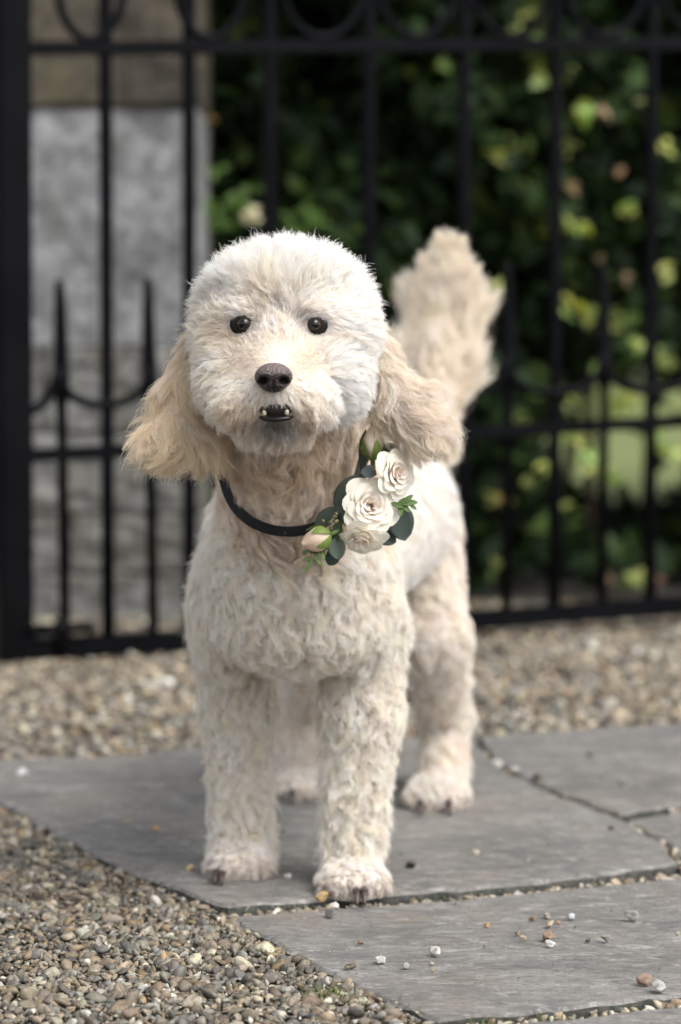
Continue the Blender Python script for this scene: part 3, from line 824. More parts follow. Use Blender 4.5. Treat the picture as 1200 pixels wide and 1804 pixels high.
# front legs
cone((412, 1110, 2.83, 58), (420, 1250, 2.86, 43), C_leg); cone((420, 1250, 2.86, 43), (428, 1470, 2.86, 38), C_leg)
cone((640, 1110, 2.79, 62), (636, 1250, 2.78, 50), C_leg); cone((636, 1250, 2.78, 50), (621, 1480, 2.77, 40), C_leg)
ell(423, 1512, 2.835, 46, 32, 0.052, C_paw)
ell(622, 1545, 2.740, 47, 34, 0.054, C_paw)
PAWS = [(423, 1541, 2.79, 1.0), (623, 1573, 2.697, 1.05), (769, 1418, 3.185, 0.95), (528, 1398, 3.26, 0.75)]
for (px, py, Y, k) in PAWS:
    for dx, dy in ((-38, -4), (-13, 4), (13, 4), (38, -4)):
        ell(px + dx * k, py + dy * k - 4, Y + abs(dx) * 0.0004, 15 * k, 14 * k, 0.016, C_toe)
# hind legs
cone((738, 950, 3.27, 62), (766, 1120, 3.20, 46), C_hleg); cone((766, 1120, 3.20, 46), (784, 1260, 3.34, 32), C_hleg); cone((784, 1260, 3.34, 31), (778, 1385, 3.27, 32), C_hleg)
ell(770, 1398, 3.23, 46, 24, 0.05, C_paw)
cone((610, 960, 3.34, 72), (548, 1130, 3.27, 46), C_hleg); cone((548, 1130, 3.27, 44), (534, 1250, 3.40, 29), C_hleg); cone((534, 1250, 3.40, 29), (532, 1368, 3.34, 28), C_hleg)
ell(529, 1382, 3.30, 32, 20, 0.05, C_paw)
# tail
TAILP = [(738, 790, 3.40, 28), (758, 690, 3.47, 22), (777, 570, 3.50, 17), (791, 440, 3.48, 8)]
for a, b in zip(TAILP[:-1], TAILP[1:]): cone(a, b, C_tail)

def prim_sd(p, pr):
    if pr[0] == 'e':
        q = (p - pr[1]) / pr[2]
        k0 = np.linalg.norm(q, axis=-1); k1 = np.linalg.norm(q / pr[2], axis=-1)
        return k0 * (k0 - 1) / np.maximum(k1, 1e-9)
    a, b, r0, r1 = pr[1:5]
    ab = b - a; h = np.clip(((p - a) @ ab) / (ab @ ab), 0, 1)
    return np.linalg.norm(p - a - h[..., None] * ab, axis=-1) - (r0 + (r1 - r0) * h)
def sdf(p, k=0.021):
    d = None
    for pr in PR:
        e = prim_sd(p, pr)
        if d is None: d = e; continue
        h = np.clip(0.5 + 0.5 * (d - e) / k, 0, 1)
        d = d + (e - d) * h - k * h * (1 - h)
    return d
def grad(p, e=0.0015):
    g = np.empty_like(p)
    for i in range(3):
        o = np.zeros(3); o[i] = e
        g[:, i] = sdf(p + o) - sdf(p - o)
    return norm(g)
def hit(px, py, start=2.2):               # skin surface under a photo position
    o = np.array((0, 0, CAM_H)); d = norm(ray(px, py)); t = start
    for _ in range(160):
        s = float(sdf((o + d * t)[None])[0]); t += s * 0.8
        if abs(s) < 1e-5: break
    return o + d * t

lo = np.array((-0.24, 2.28, -0.004)); hi = np.array((0.22, 3.62, 0.76)); VX = 0.0065
dim = np.ceil((hi - lo) / VX).astype(int)
ax = [lo[i] + VX * np.arange(dim[i]) for i in range(3)]
val = np.empty(dim, np.float32)
for i in range(dim[0]):
    YY, ZZ = np.meshgrid(ax[1], ax[2], indexing='ij')
    pp = np.stack((np.full(YY.size, ax[0][i]), YY.ravel(), ZZ.ravel()), 1)
    val[i] = sdf(pp).reshape(dim[1], dim[2])
def surface_nets(v):
    s = v < 0
    cs = np.zeros(np.array(v.shape) - 1, np.int8)
    for a in (0, 1):
        for b in (0, 1):
            for c in (0, 1):
                cs += s[a:v.shape[0] - 1 + a, b:v.shape[1] - 1 + b, c:v.shape[2] - 1 + c]
    act = (cs > 0) & (cs < 8)
    idx = -np.ones(cs.shape, np.int64); I = np.argwhere(act); idx[act] = np.arange(len(I))
    acc = np.zeros((len(I), 3)); cnt = np.zeros(len(I))
    corners = [np.array(c) for c in ((0,0,0),(1,0,0),(0,1,0),(1,1,0),(0,0,1),(1,0,1),(0,1,1),(1,1,1))]
    edges = [(a, b) for a in range(8) for b in range(a + 1, 8) if np.abs(corners[a] - corners[b]).sum() == 1]
    for a, b in edges:
        A = I + corners[a]; B = I + corners[b]
        va = v[A[:, 0], A[:, 1], A[:, 2]]; vb = v[B[:, 0], B[:, 1], B[:, 2]]
        m = (va < 0) != (vb < 0)
        t = np.where(m, va / np.where(m, va - vb, 1), 0)
        acc += np.where(m[:, None], A + (B - A) * t[:, None], 0); cnt += m
    V = acc / cnt[:, None]
    Q = []
    for axis in range(3):
        o1, o2 = (axis + 1) % 3, (axis + 2) % 3
        sl0 = [slice(1, -1)] * 3; sl1 = [slice(1, -1)] * 3
        sl0[axis] = slice(0, -1); sl1[axis] = slice(1, None)
        ch = s[tuple(sl0)] != s[tuple(sl1)]
        E = np.argwhere(ch); off = np.array([1, 1, 1]); off[axis] = 0; E = E + off
        flip = s[E[:, 0], E[:, 1], E[:, 2]]
        def cell(d1, d2):
            c = E.copy(); c[:, o1] += d1; c[:, o2] += d2
            return idx[c[:, 0], c[:, 1], c[:, 2]]
        q = np.stack((cell(-1, -1), cell(0, -1), cell(0, 0), cell(-1, 0)), 1)
        q[~flip] = q[~flip][:, ::-1]
        Q.append(q)
    Q = np.vstack(Q); Q = Q[(Q >= 0).all(1)]
    return V, Q
SV, SQ = surface_nets(val)
SV = lo + SV * VX

def coat_at(p):                           # blended coat values at skin points
    D = np.stack([prim_sd(p, pr) for pr in PR], 1)
    D -= D.min(1, keepdims=True)
    W = np.exp(-D / 0.006); W /= W.sum(1, keepdims=True)
    out = {}
    for k in ('L', 'lift', 'amp', 'wl', 'cw', 'dens', 'bend', 'clump'):
        out[k] = W @ np.array([pr[-1][k] for pr in PR])
    out['col'] = W @ np.array([pr[-1]['col'] for pr in PR])
    flow = np.zeros_like(p)
    for i, pr in enumerate(PR):
        c = pr[-1]
        if c is C_tail:
            f = norm(P(800, 470, 3.50) - P(752, 740, 3.45)) + 0.12 * norm(p - P(750, 840, 3.38))
        elif c is C_earl or c is C_earr:
            qq = pix(p); tt = np.clip((qq[:, 1] - 600) / 160, 0, 1); sg = -1 if c is C_earl else 1
            o = np.clip(((qq[:, 0] - (345 - 30 * tt)) * -1 if sg < 0 else qq[:, 0] - (655 + 45 * tt)) / 26, -0.4, 1)
            f = norm(p - c['center']); f = f + np.stack((sg * tt * o * (0.62 if sg < 0 else 1.25), 0 * tt, 0 * tt), 1); f = norm(f)
        elif c['center'] is not None: f = norm(p - c['center'])
        else: f = c['flow']
        flow += W[:, i:i + 1] * f
    out['flow'] = norm(flow)
    names = {'head': (C_top, C_side, C_brow, C_chk, C_muz, C_lip, C_chin), 'ear': (C_earl, C_earr), 'tail': (C_tail,)}
    for k, cs in names.items():
        out[k] = sum(W[:, i] for i, pr in enumerate(PR) if any(pr[-1] is c for c in cs))
    return out

# fixed features on the face
EYES = [hit(430, 571), hit(553, 572)]
NOSE = hit(482, 664); MOUTH = hit(486, 722)
def unproj(p): return pix(p)
def blob(px, py, sx, sy, q): return np.exp(-(((q[:, 0] - px) / sx) ** 2 + ((q[:, 1] - py) / sy) ** 2))
def paint(p, col, q):                     # markings of the coat
    col = col.copy()
    front = (p[:, 1] < 2.62)[:, None]
    def lay(m, c, a): 
        nonlocal col
        m = (m * a)[:, None] * front
        col = col * (1 - m) + np.array(c) * m
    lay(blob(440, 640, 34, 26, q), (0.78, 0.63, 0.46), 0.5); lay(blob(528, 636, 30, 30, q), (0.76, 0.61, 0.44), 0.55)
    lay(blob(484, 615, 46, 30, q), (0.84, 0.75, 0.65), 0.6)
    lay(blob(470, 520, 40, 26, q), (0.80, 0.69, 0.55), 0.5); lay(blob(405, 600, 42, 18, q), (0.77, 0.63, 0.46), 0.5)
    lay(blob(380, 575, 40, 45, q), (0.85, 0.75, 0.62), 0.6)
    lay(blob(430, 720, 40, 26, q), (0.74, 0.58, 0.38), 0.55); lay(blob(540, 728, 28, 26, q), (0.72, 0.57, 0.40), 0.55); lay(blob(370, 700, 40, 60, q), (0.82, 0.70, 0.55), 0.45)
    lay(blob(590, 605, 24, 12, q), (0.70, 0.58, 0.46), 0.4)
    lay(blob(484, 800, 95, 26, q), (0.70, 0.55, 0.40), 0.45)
    for ex, ey, a in ((430, 571, 0.75), (553, 572, 0.85)):
        lay(blob(ex, ey, 23, 19, q), (0.16, 0.14, 0.13), a)
    lay(blob(452, 566, 12, 12, q), (0.30, 0.26, 0.23), 0.5); lay(blob(530, 558, 16, 18, q), (0.28, 0.25, 0.24), 0.6)
    lay(blob(486, 745, 30, 11, q), (0.03, 0.028, 0.03), 0.85)
    for xe in (340, 668):
        m = np.exp(-((q[:, 0] - xe) / 45) ** 2 - ((q[:, 1] - 600) / 50) ** 2) ; lay(m, (0.90, 0.82, 0.73), 0.35)
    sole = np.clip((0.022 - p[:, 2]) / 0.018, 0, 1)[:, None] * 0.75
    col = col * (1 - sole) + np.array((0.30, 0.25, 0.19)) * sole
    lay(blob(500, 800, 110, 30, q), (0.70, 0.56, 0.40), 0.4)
    return col
# collar ring round the neck, over the coat
COLL = []
for px, py, Yc in ((391, 800, 2.635), (396, 850, 2.605), (412, 889, 2.580), (440, 917, 2.560), (478, 933, 2.550), (520, 936, 2.550), (560, 926, 2.555), (597, 900, 2.570), (622, 862, 2.590), (637, 820, 2.615), (641, 780, 2.64)):
    COLL.append(P(px, py, Yc + 0.008))
hl, hr = COLL[0], COLL[-1]
for t in (0.25, 0.5, 0.75):
    m = hr * (1 - t) + hl * t
    COLL.append(m + np.array((0, 0.30 * math.sin(math.pi * t), 0.05 * math.sin(math.pi * t))))
COLL = spline(np.array(COLL), 120, closed=True)

CVX = coat_at(SV); NVX = grad(SV)
def fur_roots(n):
    tri = np.vstack((SQ[:, [0, 1, 2]], SQ[:, [0, 2, 3]]))
    a, b, c = SV[tri[:, 0]], SV[tri[:, 1]], SV[tri[:, 2]]
    area = np.linalg.norm(np.cross(b - a, c - a), axis=1) / 2
    fac = (NVX[tri[:, 0]] * norm(np.array((0, 0, CAM_H)) - a)).sum(1)
    w = area * CVX['dens'][tri[:, 0]] * np.where(fac > -0.25, 1.0, 0.30)
    pick = RNG.choice(len(tri), n, p=w / w.sum())
    u = RNG.uniform(size=(n, 2)); f = u.sum(1) > 1; u[f] = 1 - u[f]
    return tri[pick], np.stack((1 - u.sum(1), u[:, 0], u[:, 1]), 1)
def interp(A, tri, w):
    return sum((w[:, k] if A.ndim == 1 else w[:, k:k + 1]) * A[tri[:, k]] for k in range(3))
def groom(n):
    tri, bw = fur_roots(n)
    p = interp(SV, tri, bw)
    q = unproj(p)
    frontm = p[:, 1] < 2.56
    kill = np.zeros(len(p), bool)
    kill |= frontm & ((((q[:, 0] - 430) / 14.5) ** 2 + ((q[:, 1] - 572.5) / 10) ** 2) < 1)
    kill |= frontm & ((((q[:, 0] - 553) / 14.5) ** 2 + ((q[:, 1] - 573.5) / 10) ** 2) < 1)
    kill |= frontm & ((((q[:, 0] - 482) / 30) ** 2 + ((q[:, 1] - 662) / 24) ** 2) < 1)
    kill |= frontm & ((((q[:, 0] - 486) / 34) ** 2 + ((q[:, 1] - 722) / 16) ** 2) < 1)
    kill |= p[:, 2] < 0.003
    p = p[~kill]; q = q[~kill]; n = len(p); tri = tri[~kill]; bw = bw[~kill]
    N_ = norm(interp(NVX, tri, bw)); c = {k: interp(v, tri, bw) for k, v in CVX.items()}; c['flow'] = norm(c['flow'])
    L = c['L'] * RNG.uniform(0.62, 1.12, n) * np.where(RNG.uniform(size=n) < 0.06, 1.22, 1)
    L = np.where(c['ear'] > 0.5, c['L'] * RNG.uniform(0.45, 1.12, n), L)
    et = np.clip((q[:, 1] - 585) / 165, 0, 1)
    L = L * (1 - c['ear'] * (1 - (0.27 + 0.73 * et)))
    L = np.where(c['tail'] > 0.5, c['L'] * RNG.uniform(0.66, 1.12, n), L)
    tl_ = np.interp(q[:, 1], (430, 465, 500, 540, 580, 640, 700, 780), (0.32, 0.40, 0.54, 0.74, 0.92, 1.06, 1.0, 0.5))
    L = L * (1 - c['tail'] * (1 - tl_))
    fr = p[:, 1] < 2.56
    for ex, ey in ((430, 573), (553, 574)):     # short hair round the eyes
        d = np.hypot((q[:, 0] - ex) / 1.15, q[:, 1] - ey)
        L = np.where(fr, L * np.clip((d - 12) / 48, 0.15, 1), L)
    d = np.hypot((q[:, 0] - 482) / 1.15, q[:, 1] - 660); L = np.where(fr, L * np.clip((d - 22) / 40, 0.30, 1), L)
    d = np.hypot((q[:, 0] - 486) / 2.2, q[:, 1] - 726); L = np.where(fr & (q[:, 1] < 745), L * np.clip((d - 4) / 26, 0.38, 1), L)
    m_ = fr & (np.abs(q[:, 0] - 486) < 40) & (q[:, 1] > 686) & (q[:, 1] < 716); L = np.where(m_, np.maximum(L, 0.0085 * RNG.uniform(0.5, 1.25, n)), L)
    # the collar presses the coat down
    kd = kdtree.KDTree(len(COLL))
    for i, v in enumerate(COLL): kd.insert(v, i)
    kd.balance()
    nearc = np.where((p[:, 2] > 0.35) & (p[:, 2] < 0.6) & (p[:, 1] > 2.4) & (p[:, 1] < 2.9))[0]
    for i in nearc:
        co, _, dist = kd.find(p[i])
        dz = p[i, 2] - co[2]
        lim = (0.021 if dz > 0 else 0.010) + max(0.0, abs(dz) - 0.004) * (0.85 if dz > 0 else 1.3)
        if L[i] > lim: L[i] = lim
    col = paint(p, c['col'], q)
    tang = c['flow'] - (c['flow'] * N_).sum(1, keepdims=True) * N_
    # slow swirls so that the coat does not lie like a combed doll
    sw = np.sin(p @ np.array((61., 33., 47.)) + 1.0) * 0.5 + np.sin(p @ np.array((-37., 71., 83.)) + 2.0) * 0.5
    side = np.cross(N_, norm(tang))
    tang0 = norm(norm(tang) + side * (sw * 0.6 * (1 - 0.8 * c['tail']))[:, None])
    tang = tang0
    side = np.cross(N_, tang)
    lift = c['lift'][:, None]
    d0 = norm(lift * N_ + (1 - lift) * tang + RNG.normal(0, 0.15, (n, 3)))
    d1 = norm((lift * 0.55) * N_ + (1 - lift * 0.6) * tang + np.array((0, 0, -1)) * (0.25 * (1 - np.maximum(c['tail'], 0)))[:, None] * c['bend'][:, None] * 2)
    # locks
    nc_w = 1 / c['clump'] ** 2
    area = 0.75
    keepc = RNG.uniform(size=n) < (nc_w * area / n * 1.6)
    ci = np.where(keepc)[0]
    kd = kdtree.KDTree(len(ci))
    for j, i in enumerate(ci): kd.insert(p[i], j)
    kd.balance()
    cl = np.array([ci[kd.find(v)[1]] for v in p])
    # every lock leans its own way
    turn = (RNG.normal(0, 0.5, n) * np.clip(c['amp'] / 0.005, 0.15, 1) * (1 - 0.6 * c['ear']) * (1 - 0.85 * c['tail']))[cl][:, None]
    tang = norm(tang * np.cos(turn) + side * np.sin(turn))
    d0 = norm(lift * N_ + (1 - lift) * tang + RNG.normal(0, 0.13, (n, 3)))
    d1 = norm((lift * 0.5) * N_ + (1 - lift * 0.6) * tang + np.array((0, 0, -1)) * (0.25 * (1 - np.maximum(c['tail'], 0)))[:, None] * c['bend'][:, None] * 2)
    NP = 9
    s = np.linspace(0, 1, NP)[None, :, None]
    def curve(P0, A, B, LL): return P0[:, None] + LL[:, None, None] * (s * A[:, None] + 0.5 * s * s * (B - A)[:, None])
    own = curve(p, d0, d1, L)
    gL = L[cl] * 0.5 + L * 0.5
    guide = curve(p[cl], d0[cl], d1[cl], gL)
    w = c['cw'][:, None, None] * RNG.uniform(0.7, 1.0, (n, 1, 1)) * np.clip(s, 0, 1) ** 0.8
    st_ = RNG.uniform(size=n) < 0.10 + 0.0 * c['ear']; stray = st_[:, None, None]
    L = np.where(st_, L * (1 + 0.12 * c['ear']), L); own = curve(p, d0, d1, L)
    w = np.where(stray, w * 0.25, w)
    off = (p - p[cl])[:, None] * 0.5
    pos = own + w * (guide + off * (1 - 0.5 * s) - own)
    # wave of each lock
    ph = RNG.uniform(0, 6.28, n)[cl] + RNG.normal(0, 0.35, n)
    wlc = (c['wl'] * RNG.uniform(0.75, 1.35, n))[cl]
    u = norm(np.cross(d0[cl], norm(N_[cl] + 0.5 * norm(RNG.normal(size=(n, 3)))[cl]))); v = np.cross(d0[cl], u)
    amp = c['amp'] * RNG.uniform(0.6, 1.4, n)[cl] * np.clip(L / np.maximum(c['L'], 1e-4), 0.15, 1)
    arg = 2 * np.pi * (s[..., 0] * L[:, None]) / wlc[:, None] + ph[:, None]
    env = np.minimum(1, s[..., 0] * 2.2)
    wav = amp[:, None] * env
    pos = pos + (wav * (np.sin(arg) - np.sin(ph)[:, None] * (1 - s[..., 0])))[..., None] * u[:, None] + (wav * 0.45 * np.cos(arg))[..., None] * v[:, None]
    ms = np.where(c['tail'] > 0.5, 0.0036, np.where(c['head'] > 0.5, 0.0026, 0.0034))
    mi = np.where(RNG.uniform(size=n) < np.minimum(1, 1.2 * area / n / ms ** 2))[0]
    kd = kdtree.KDTree(len(mi))
    for j, i in enumerate(mi): kd.insert(p[i], j)
    kd.balance()
    mc = np.array([mi[kd.find(v_)[1]] for v_ in p])
    wm = (0.70 * RNG.uniform(0.5, 1.0, n) * np.where(st_, 0.2, 1))[:, None, None] * s ** 0.7
    same = ((L[mc] < 1.6 * L) & (L < 1.8 * L[mc]))[:, None, None]
    pos = pos + np.where(same, wm, 0) * (pos[mc] + (p - p[mc])[:, None] * 0.45 - pos)
    pos[..., 2] = np.maximum(pos[..., 2], 0.0015)
    # colour per hair: lock to lock, hair to hair
    t = RNG.normal(0, 0.04, n)[cl] + RNG.normal(0, 0.07, n)[mc] + RNG.normal(0, 0.04, n)
    warm = RNG.normal(0, 0.022, n)[cl]
    col = col * (1 + t)[:, None] + np.stack((warm * 0.3, np.zeros(n), -warm), 1)
    col = np.clip(col, 0.012, 0.93)
    return p, pos, col, c
FN = 480000
fp, fpos, fcol, fc = groom(FN)

def hair_obj(name, pos, col, parent, r0=0.00016, r1=0.00006):
    n, k, _ = pos.shape
    hc = bpy.data.hair_curves.new(name)
    hc.add_curves([k] * n)
    hc.attributes['position'].data.foreach_set('vector', pos.astype(np.float32).ravel())
    ra = hc.attributes.get('radius') or hc.attributes.new('radius', 'FLOAT', 'POINT')
    rr = r0 + (r1 - r0) * np.linspace(0, 1, k) ** 1.5
    ra.data.foreach_set('value', np.tile(rr, n).astype(np.float32))
    ca = hc.attributes.new('col', 'FLOAT_COLOR', 'CURVE')
    cc = np.ones((n, 4), np.float32); cc[:, :3] = col
    ca.data.foreach_set('color', cc.ravel())
    hc.materials.append(FUR)
    o = bpy.data.objects.new(name, hc); COL.objects.link(o)
    o.parent = parent
    o.matrix_parent_inverse = parent_inv(parent)
    return o

dog = empty('dog', tuple(P(600, 1500, 2.95) * np.array((1, 1, 0))))
tag(dog, 'cream curly-coated dog standing on the flagstones wearing a black collar with white roses', 'dog')
qv = unproj(SV); cv = CVX
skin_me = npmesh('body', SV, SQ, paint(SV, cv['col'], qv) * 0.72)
body = link('body', skin_me, SKIN, dog, smooth=True)
g_head = fc['head'] > 0.5; g_ear = fc['ear'] > 0.5; g_tail = fc['tail'] > 0.5
g_rest = ~(g_head | g_ear | g_tail)
hair_obj('head_fur', fpos[g_head], fcol[g_head], body, 0.00017, 0.00006)
earl = g_ear & (fp[:, 0] < P(500, 600, 2.5)[0])
hair_obj('ear_fur', fpos[earl], fcol[earl], body)['label'] = 'long tan wavy hair of the ear on the pier side'
hair_obj('ear_fur', fpos[g_ear & ~earl], fcol[g_ear & ~earl], body)['label'] = 'long greyish beige wavy hair of the ear above the roses'
hair_obj('tail_fur', fpos[g_tail], fcol[g_tail], body, 0.00026, 0.00010)
hair_obj('coat', fpos[g_rest], fcol[g_rest], body, 0.00018, 0.00007)

# ------------------------------------------------------------------ eyes
def uvsphere(nu, nv):
    V = [(0, 0, 1)]; F = []
    for i in range(1, nv):
        t = math.pi * i / nv
        for j in range(nu):
            a = 2 * math.pi * j / nu; V.append((math.sin(t) * math.cos(a), math.sin(t) * math.sin(a), math.cos(t)))
    V.append((0, 0, -1))
    for j in range(nu): F.append((0, 1 + j, 1 + (j + 1) % nu))
    for i in range(nv - 2):
        for j in range(nu):
            a = 1 + i * nu + j; b = 1 + i * nu + (j + 1) % nu
            F.append((a, a + nu, b + nu, b))
    l = len(V) - 1; o = 1 + (nv - 2) * nu
    for j in range(nu): F.append((l, o + (j + 1) % nu, o + j))
    return np.array(V), F
def mat_eye():
    m = Mat('eye'); at = m.attr('col')
    m.bsdf(at, 0.03, Specular_IOR_Level=0.38)
    return m.m
EYE = mat_eye()
LID = mat_simple('eyelid_skin', (0.011, 0.010, 0.009), 0.55, Specular_IOR_Level=0.12)
CAMP = np.array((0, 0, CAM_H))
for (px, py, gx) in ((430, 571, -0.02), (553, 572, 0.02)):
    h = hit(px, py); to = norm(CAMP - h)
    r = 0.0114; cen = h - to * (r * 0.60)
    V, F = uvsphere(64, 48)
    gaze = norm(to + np.array((gx, 0, 0.0)))
    ang = np.arccos(np.clip(V @ gaze, -1, 1))
    col = np.empty((len(V), 3))
    a1 = np.clip((ang - 0.40) / 0.08, 0, 1)[:, None]; a2 = np.clip((ang - 0.74) / 0.10, 0, 1)[:, None]
    rad = (0.8 + 0.4 * np.sin(np.arctan2(V[:, 2], V[:, 0]) * 17))[:, None]
    col = np.array((0.003, 0.003, 0.003)) * (1 - a1) + np.array((0.058, 0.029, 0.013)) * rad * a1
    col = col * (1 - a2) + np.array((0.012, 0.010, 0.010)) * a2
    ob = link('eye', pymesh('eye', cen + V * r + gaze * (0.0021 * np.clip(1 - (ang / 0.80) ** 2, 0, 1) ** 2)[:, None], F), EYE, dog, smooth=True)
    at = ob.data.attributes.new('col', 'FLOAT_COLOR', 'POINT')
    cc = np.ones((len(V), 4), np.float32); cc[:, :3] = col; at.data.foreach_set('color', cc.ravel())
    # almond lid rim
    rt = norm(np.cross(to, np.array((0, 0, 1.)))); rt = rt if rt[0] > 0 else -rt
    up = np.cross(rt, to); up = up if up[2] > 0 else -up
    sl = S(h[1])
    inner = 1.0 if px < 480 else -1.0                 # the corner towards the nose
    LV = []; nk, nr_ = 40, 7
    for ring in range(nr_):
        f = ring / (nr_ - 1)
        for k in range(nk):
            t = 2 * math.pi * k / nk
            c_, s_ = math.cos(t), math.sin(t)
            wx_ = 15.4 if c_ * inner > 0 else 13.6
            x0 = c_ * wx_; y0 = math.copysign(abs(s_) ** 1.15, s_) * (8.6 if s_ > 0 else 9.2)
            y0 += -2.6 * max(0.0, c_ * inner) ** 3 - 0.8 * max(0.0, -c_ * inner) ** 3
            x1, y1 = c_ * 25, s_ * 22
            x = (x0 * (1 - f) + x1 * f) * sl; y = (y0 * (1 - f) + y1 * f) * sl
            R2 = r * (1.045 + 0.05 * math.sin(math.pi * min(1, f * 2.5)))
            d2 = x * x + y * y
            zz_ = math.sqrt(max(R2 * R2 - d2, 0)) if d2 < (R2 * 0.93) ** 2 else R2 * 0.367 - (math.sqrt(d2) - R2 * 0.93) * 0.9
            LV.append(cen + rt * x + up * y + to * zz_)
    LF = [(a * nk + k, a * nk + (k + 1) % nk, (a + 1) * nk + (k + 1) % nk, (a + 1) * nk + k) for a in range(nr_ - 1) for k in range(nk)]
    link('eyelid', pymesh('eyelid', LV, LF), LID, dog, smooth=True)

# ------------------------------------------------------------------ nose
def mat_nose():
    m = Mat('nose_leather'); o = m.obj()
    v = m.n('TexVoronoi'); v.inputs['Scale'].default_value = 480; m.l(o, v.inputs['Vector'])
    n = m.noise(60, 3, 0.5, o)
    c = m.mix(m.ramp(n, [(0.35, (0,) * 3), (0.65, (1,) * 3)]), m.attr('col'), m.attr('col'))
    m.bsdf(c, 0.36, m.bump(v.outputs['Distance'], 0.8, 0.0016)); return m.m
h = NOSE; to = norm(CAMP - h); rt = np.array((1.0, 0, 0)); upn = norm(np.cross(rt, -to)); upn = upn if upn[2] > 0 else -upn
sl = S(h[1])
V, F = uvsphere(64, 44)
V = V[:, [0, 2, 1]] * np.array((1, 1, 1))           # x right, y up(z of sphere), z toward viewer
x, y, z = V[:, 0].copy(), V[:, 1].copy(), V[:, 2].copy()
wx = 37.5 * (1 - 0.22 * np.clip(-y, 0, 1) ** 1.5 - 0.05 * np.clip(y, 0, 1))
X = np.sign(x) * np.abs(x) ** 0.92 * wx
Yv = y * np.where(y > 0, 28, 31)
Zv = z * 27
Zv += np.where(z > 0, 5 * np.exp(-((y - 0.35) / 0.4) ** 2), 0)
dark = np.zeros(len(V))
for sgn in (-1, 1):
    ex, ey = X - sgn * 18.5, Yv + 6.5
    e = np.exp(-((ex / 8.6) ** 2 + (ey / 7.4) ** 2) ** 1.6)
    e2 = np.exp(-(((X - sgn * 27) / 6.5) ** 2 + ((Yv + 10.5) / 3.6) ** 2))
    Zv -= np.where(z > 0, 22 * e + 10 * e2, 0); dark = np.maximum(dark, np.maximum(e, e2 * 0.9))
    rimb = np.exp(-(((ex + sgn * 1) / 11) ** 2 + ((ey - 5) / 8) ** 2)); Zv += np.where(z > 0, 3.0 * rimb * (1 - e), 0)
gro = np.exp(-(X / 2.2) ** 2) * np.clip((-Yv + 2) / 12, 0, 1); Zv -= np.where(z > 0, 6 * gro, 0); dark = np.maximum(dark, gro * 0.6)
NV = h + to * 0.006 + sl * 0.90 * (X[:, None] * rt + Yv[:, None] * upn + Zv[:, None] * to)
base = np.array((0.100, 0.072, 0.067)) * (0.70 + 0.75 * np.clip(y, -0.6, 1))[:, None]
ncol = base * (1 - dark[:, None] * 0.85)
nose = link('nose', pymesh('nose', NV, F), mat_nose(), dog, smooth=True)
at = nose.data.attributes.new('col', 'FLOAT_COLOR', 'POINT')
cc = np.ones((len(V), 4), np.float32); cc[:, :3] = ncol; at.data.foreach_set('color', cc.ravel())

# ------------------------------------------------------------------ mouth
MOUTHM = mat_simple('mouth_lining', (0.014, 0.006, 0.006), 0.5)
LIPM = mat_simple('black_lip', (0.008, 0.008, 0.009), 0.3, Specular_IOR_Level=0.3)
TOOTH = mat_simple('tooth_enamel', (0.50, 0.42, 0.30), 0.35)
mp = hit(486, 722); to = norm(CAMP - mp)
V, F = uvsphere(28, 16)
MV = mp - to * 0.002 + sl * (V[:, :1] * 33 * rt + (V[:, 2:3] * 18 + 3 + 1.5 * (np.abs(V[:, :1]) ** 2) * 2) * upn + V[:, 1:2] * 12 * to)
link('mouth', pymesh('mouth', MV, F), MOUTHM, dog, smooth=True)
lipY = mp[1] - 0.006
q = spline([P(458, 735, lipY + 0.006), P(468, 738, lipY + 0.001), P(487, 739, lipY - 0.001), P(506, 737, lipY + 0.001), P(516, 734, lipY + 0.006)], 18)
V, F = tube(q, 0.0026 * np.sin(np.linspace(0.35, math.pi - 0.35, 18)) ** 0.6, 10)
link('lower_lip', pymesh('lower_lip', V, F), LIPM, dog, smooth=True)
for px, py, hh, r in ((466, 731, 8, 0.0021), (505, 730, 8, 0.0021)):
    b0 = P(px, py, lipY + 0.001); t0 = P(px + (px - 486) * 0.06, py - hh, lipY - 0.0005)
    V, F = tube(spline([b0, (b0 + t0) / 2, t0 * 0.85 + b0 * 0.15, t0], 7), np.array((1, 1, .97, .9, .75, .5, .12)) * r, 10)
    link('tooth', pymesh('tooth', V, F), TOOTH, dog, smooth=True)

# ------------------------------------------------------------------ claws
CLAW = mat_simple('claw_horn', (0.055, 0.038, 0.030), 0.4)
for px, py, gxp in ((381, 1548, 0), (392, 1550, 0), (628, 1579, 0), (641, 1579, 0), (740, 1425, 0), (790, 1425, 0), (515, 1407, 0)):
    base_ = hit(px, py - 12) ; g = G(px, py + 16)
    a = base_ + np.array((0, -0.002, 0)); e = np.array((a[0] + 0.0005, a[1] - 0.033, 0.0024))
    m = (a + e) / 2 + np.array((0, -0.007, 0.005))
    V, F = tube(spline([a, m, e], 8), np.linspace(0.0050, 0.0020, 8), 8)
    link('claw', pymesh('claw', V, F), CLAW, dog, smooth=True)

# ------------------------------------------------------------------ collar
def mat_leather():
    m = Mat('black_leather'); o = m.obj(); n = m.noise(420, 4, 0.6, o)
    m.bsdf((0.006, 0.0055, 0.0055), 0.5, m.bump(n, 0.3, 0.0008), Specular_IOR_Level=0.2); return m.m
LEATH = mat_leather()
collar = empty('dog_collar', tuple(COLL.mean(0)))
tag(collar, 'black leather collar round the neck of the dog', 'collar')
cen = COLL.mean(0)
T = norm(np.roll(COLL, -1, 0) - np.roll(COLL, 1, 0))
out = COLL - cen; out -= (out * T).sum(1, keepdims=True) * T; out = norm(out)
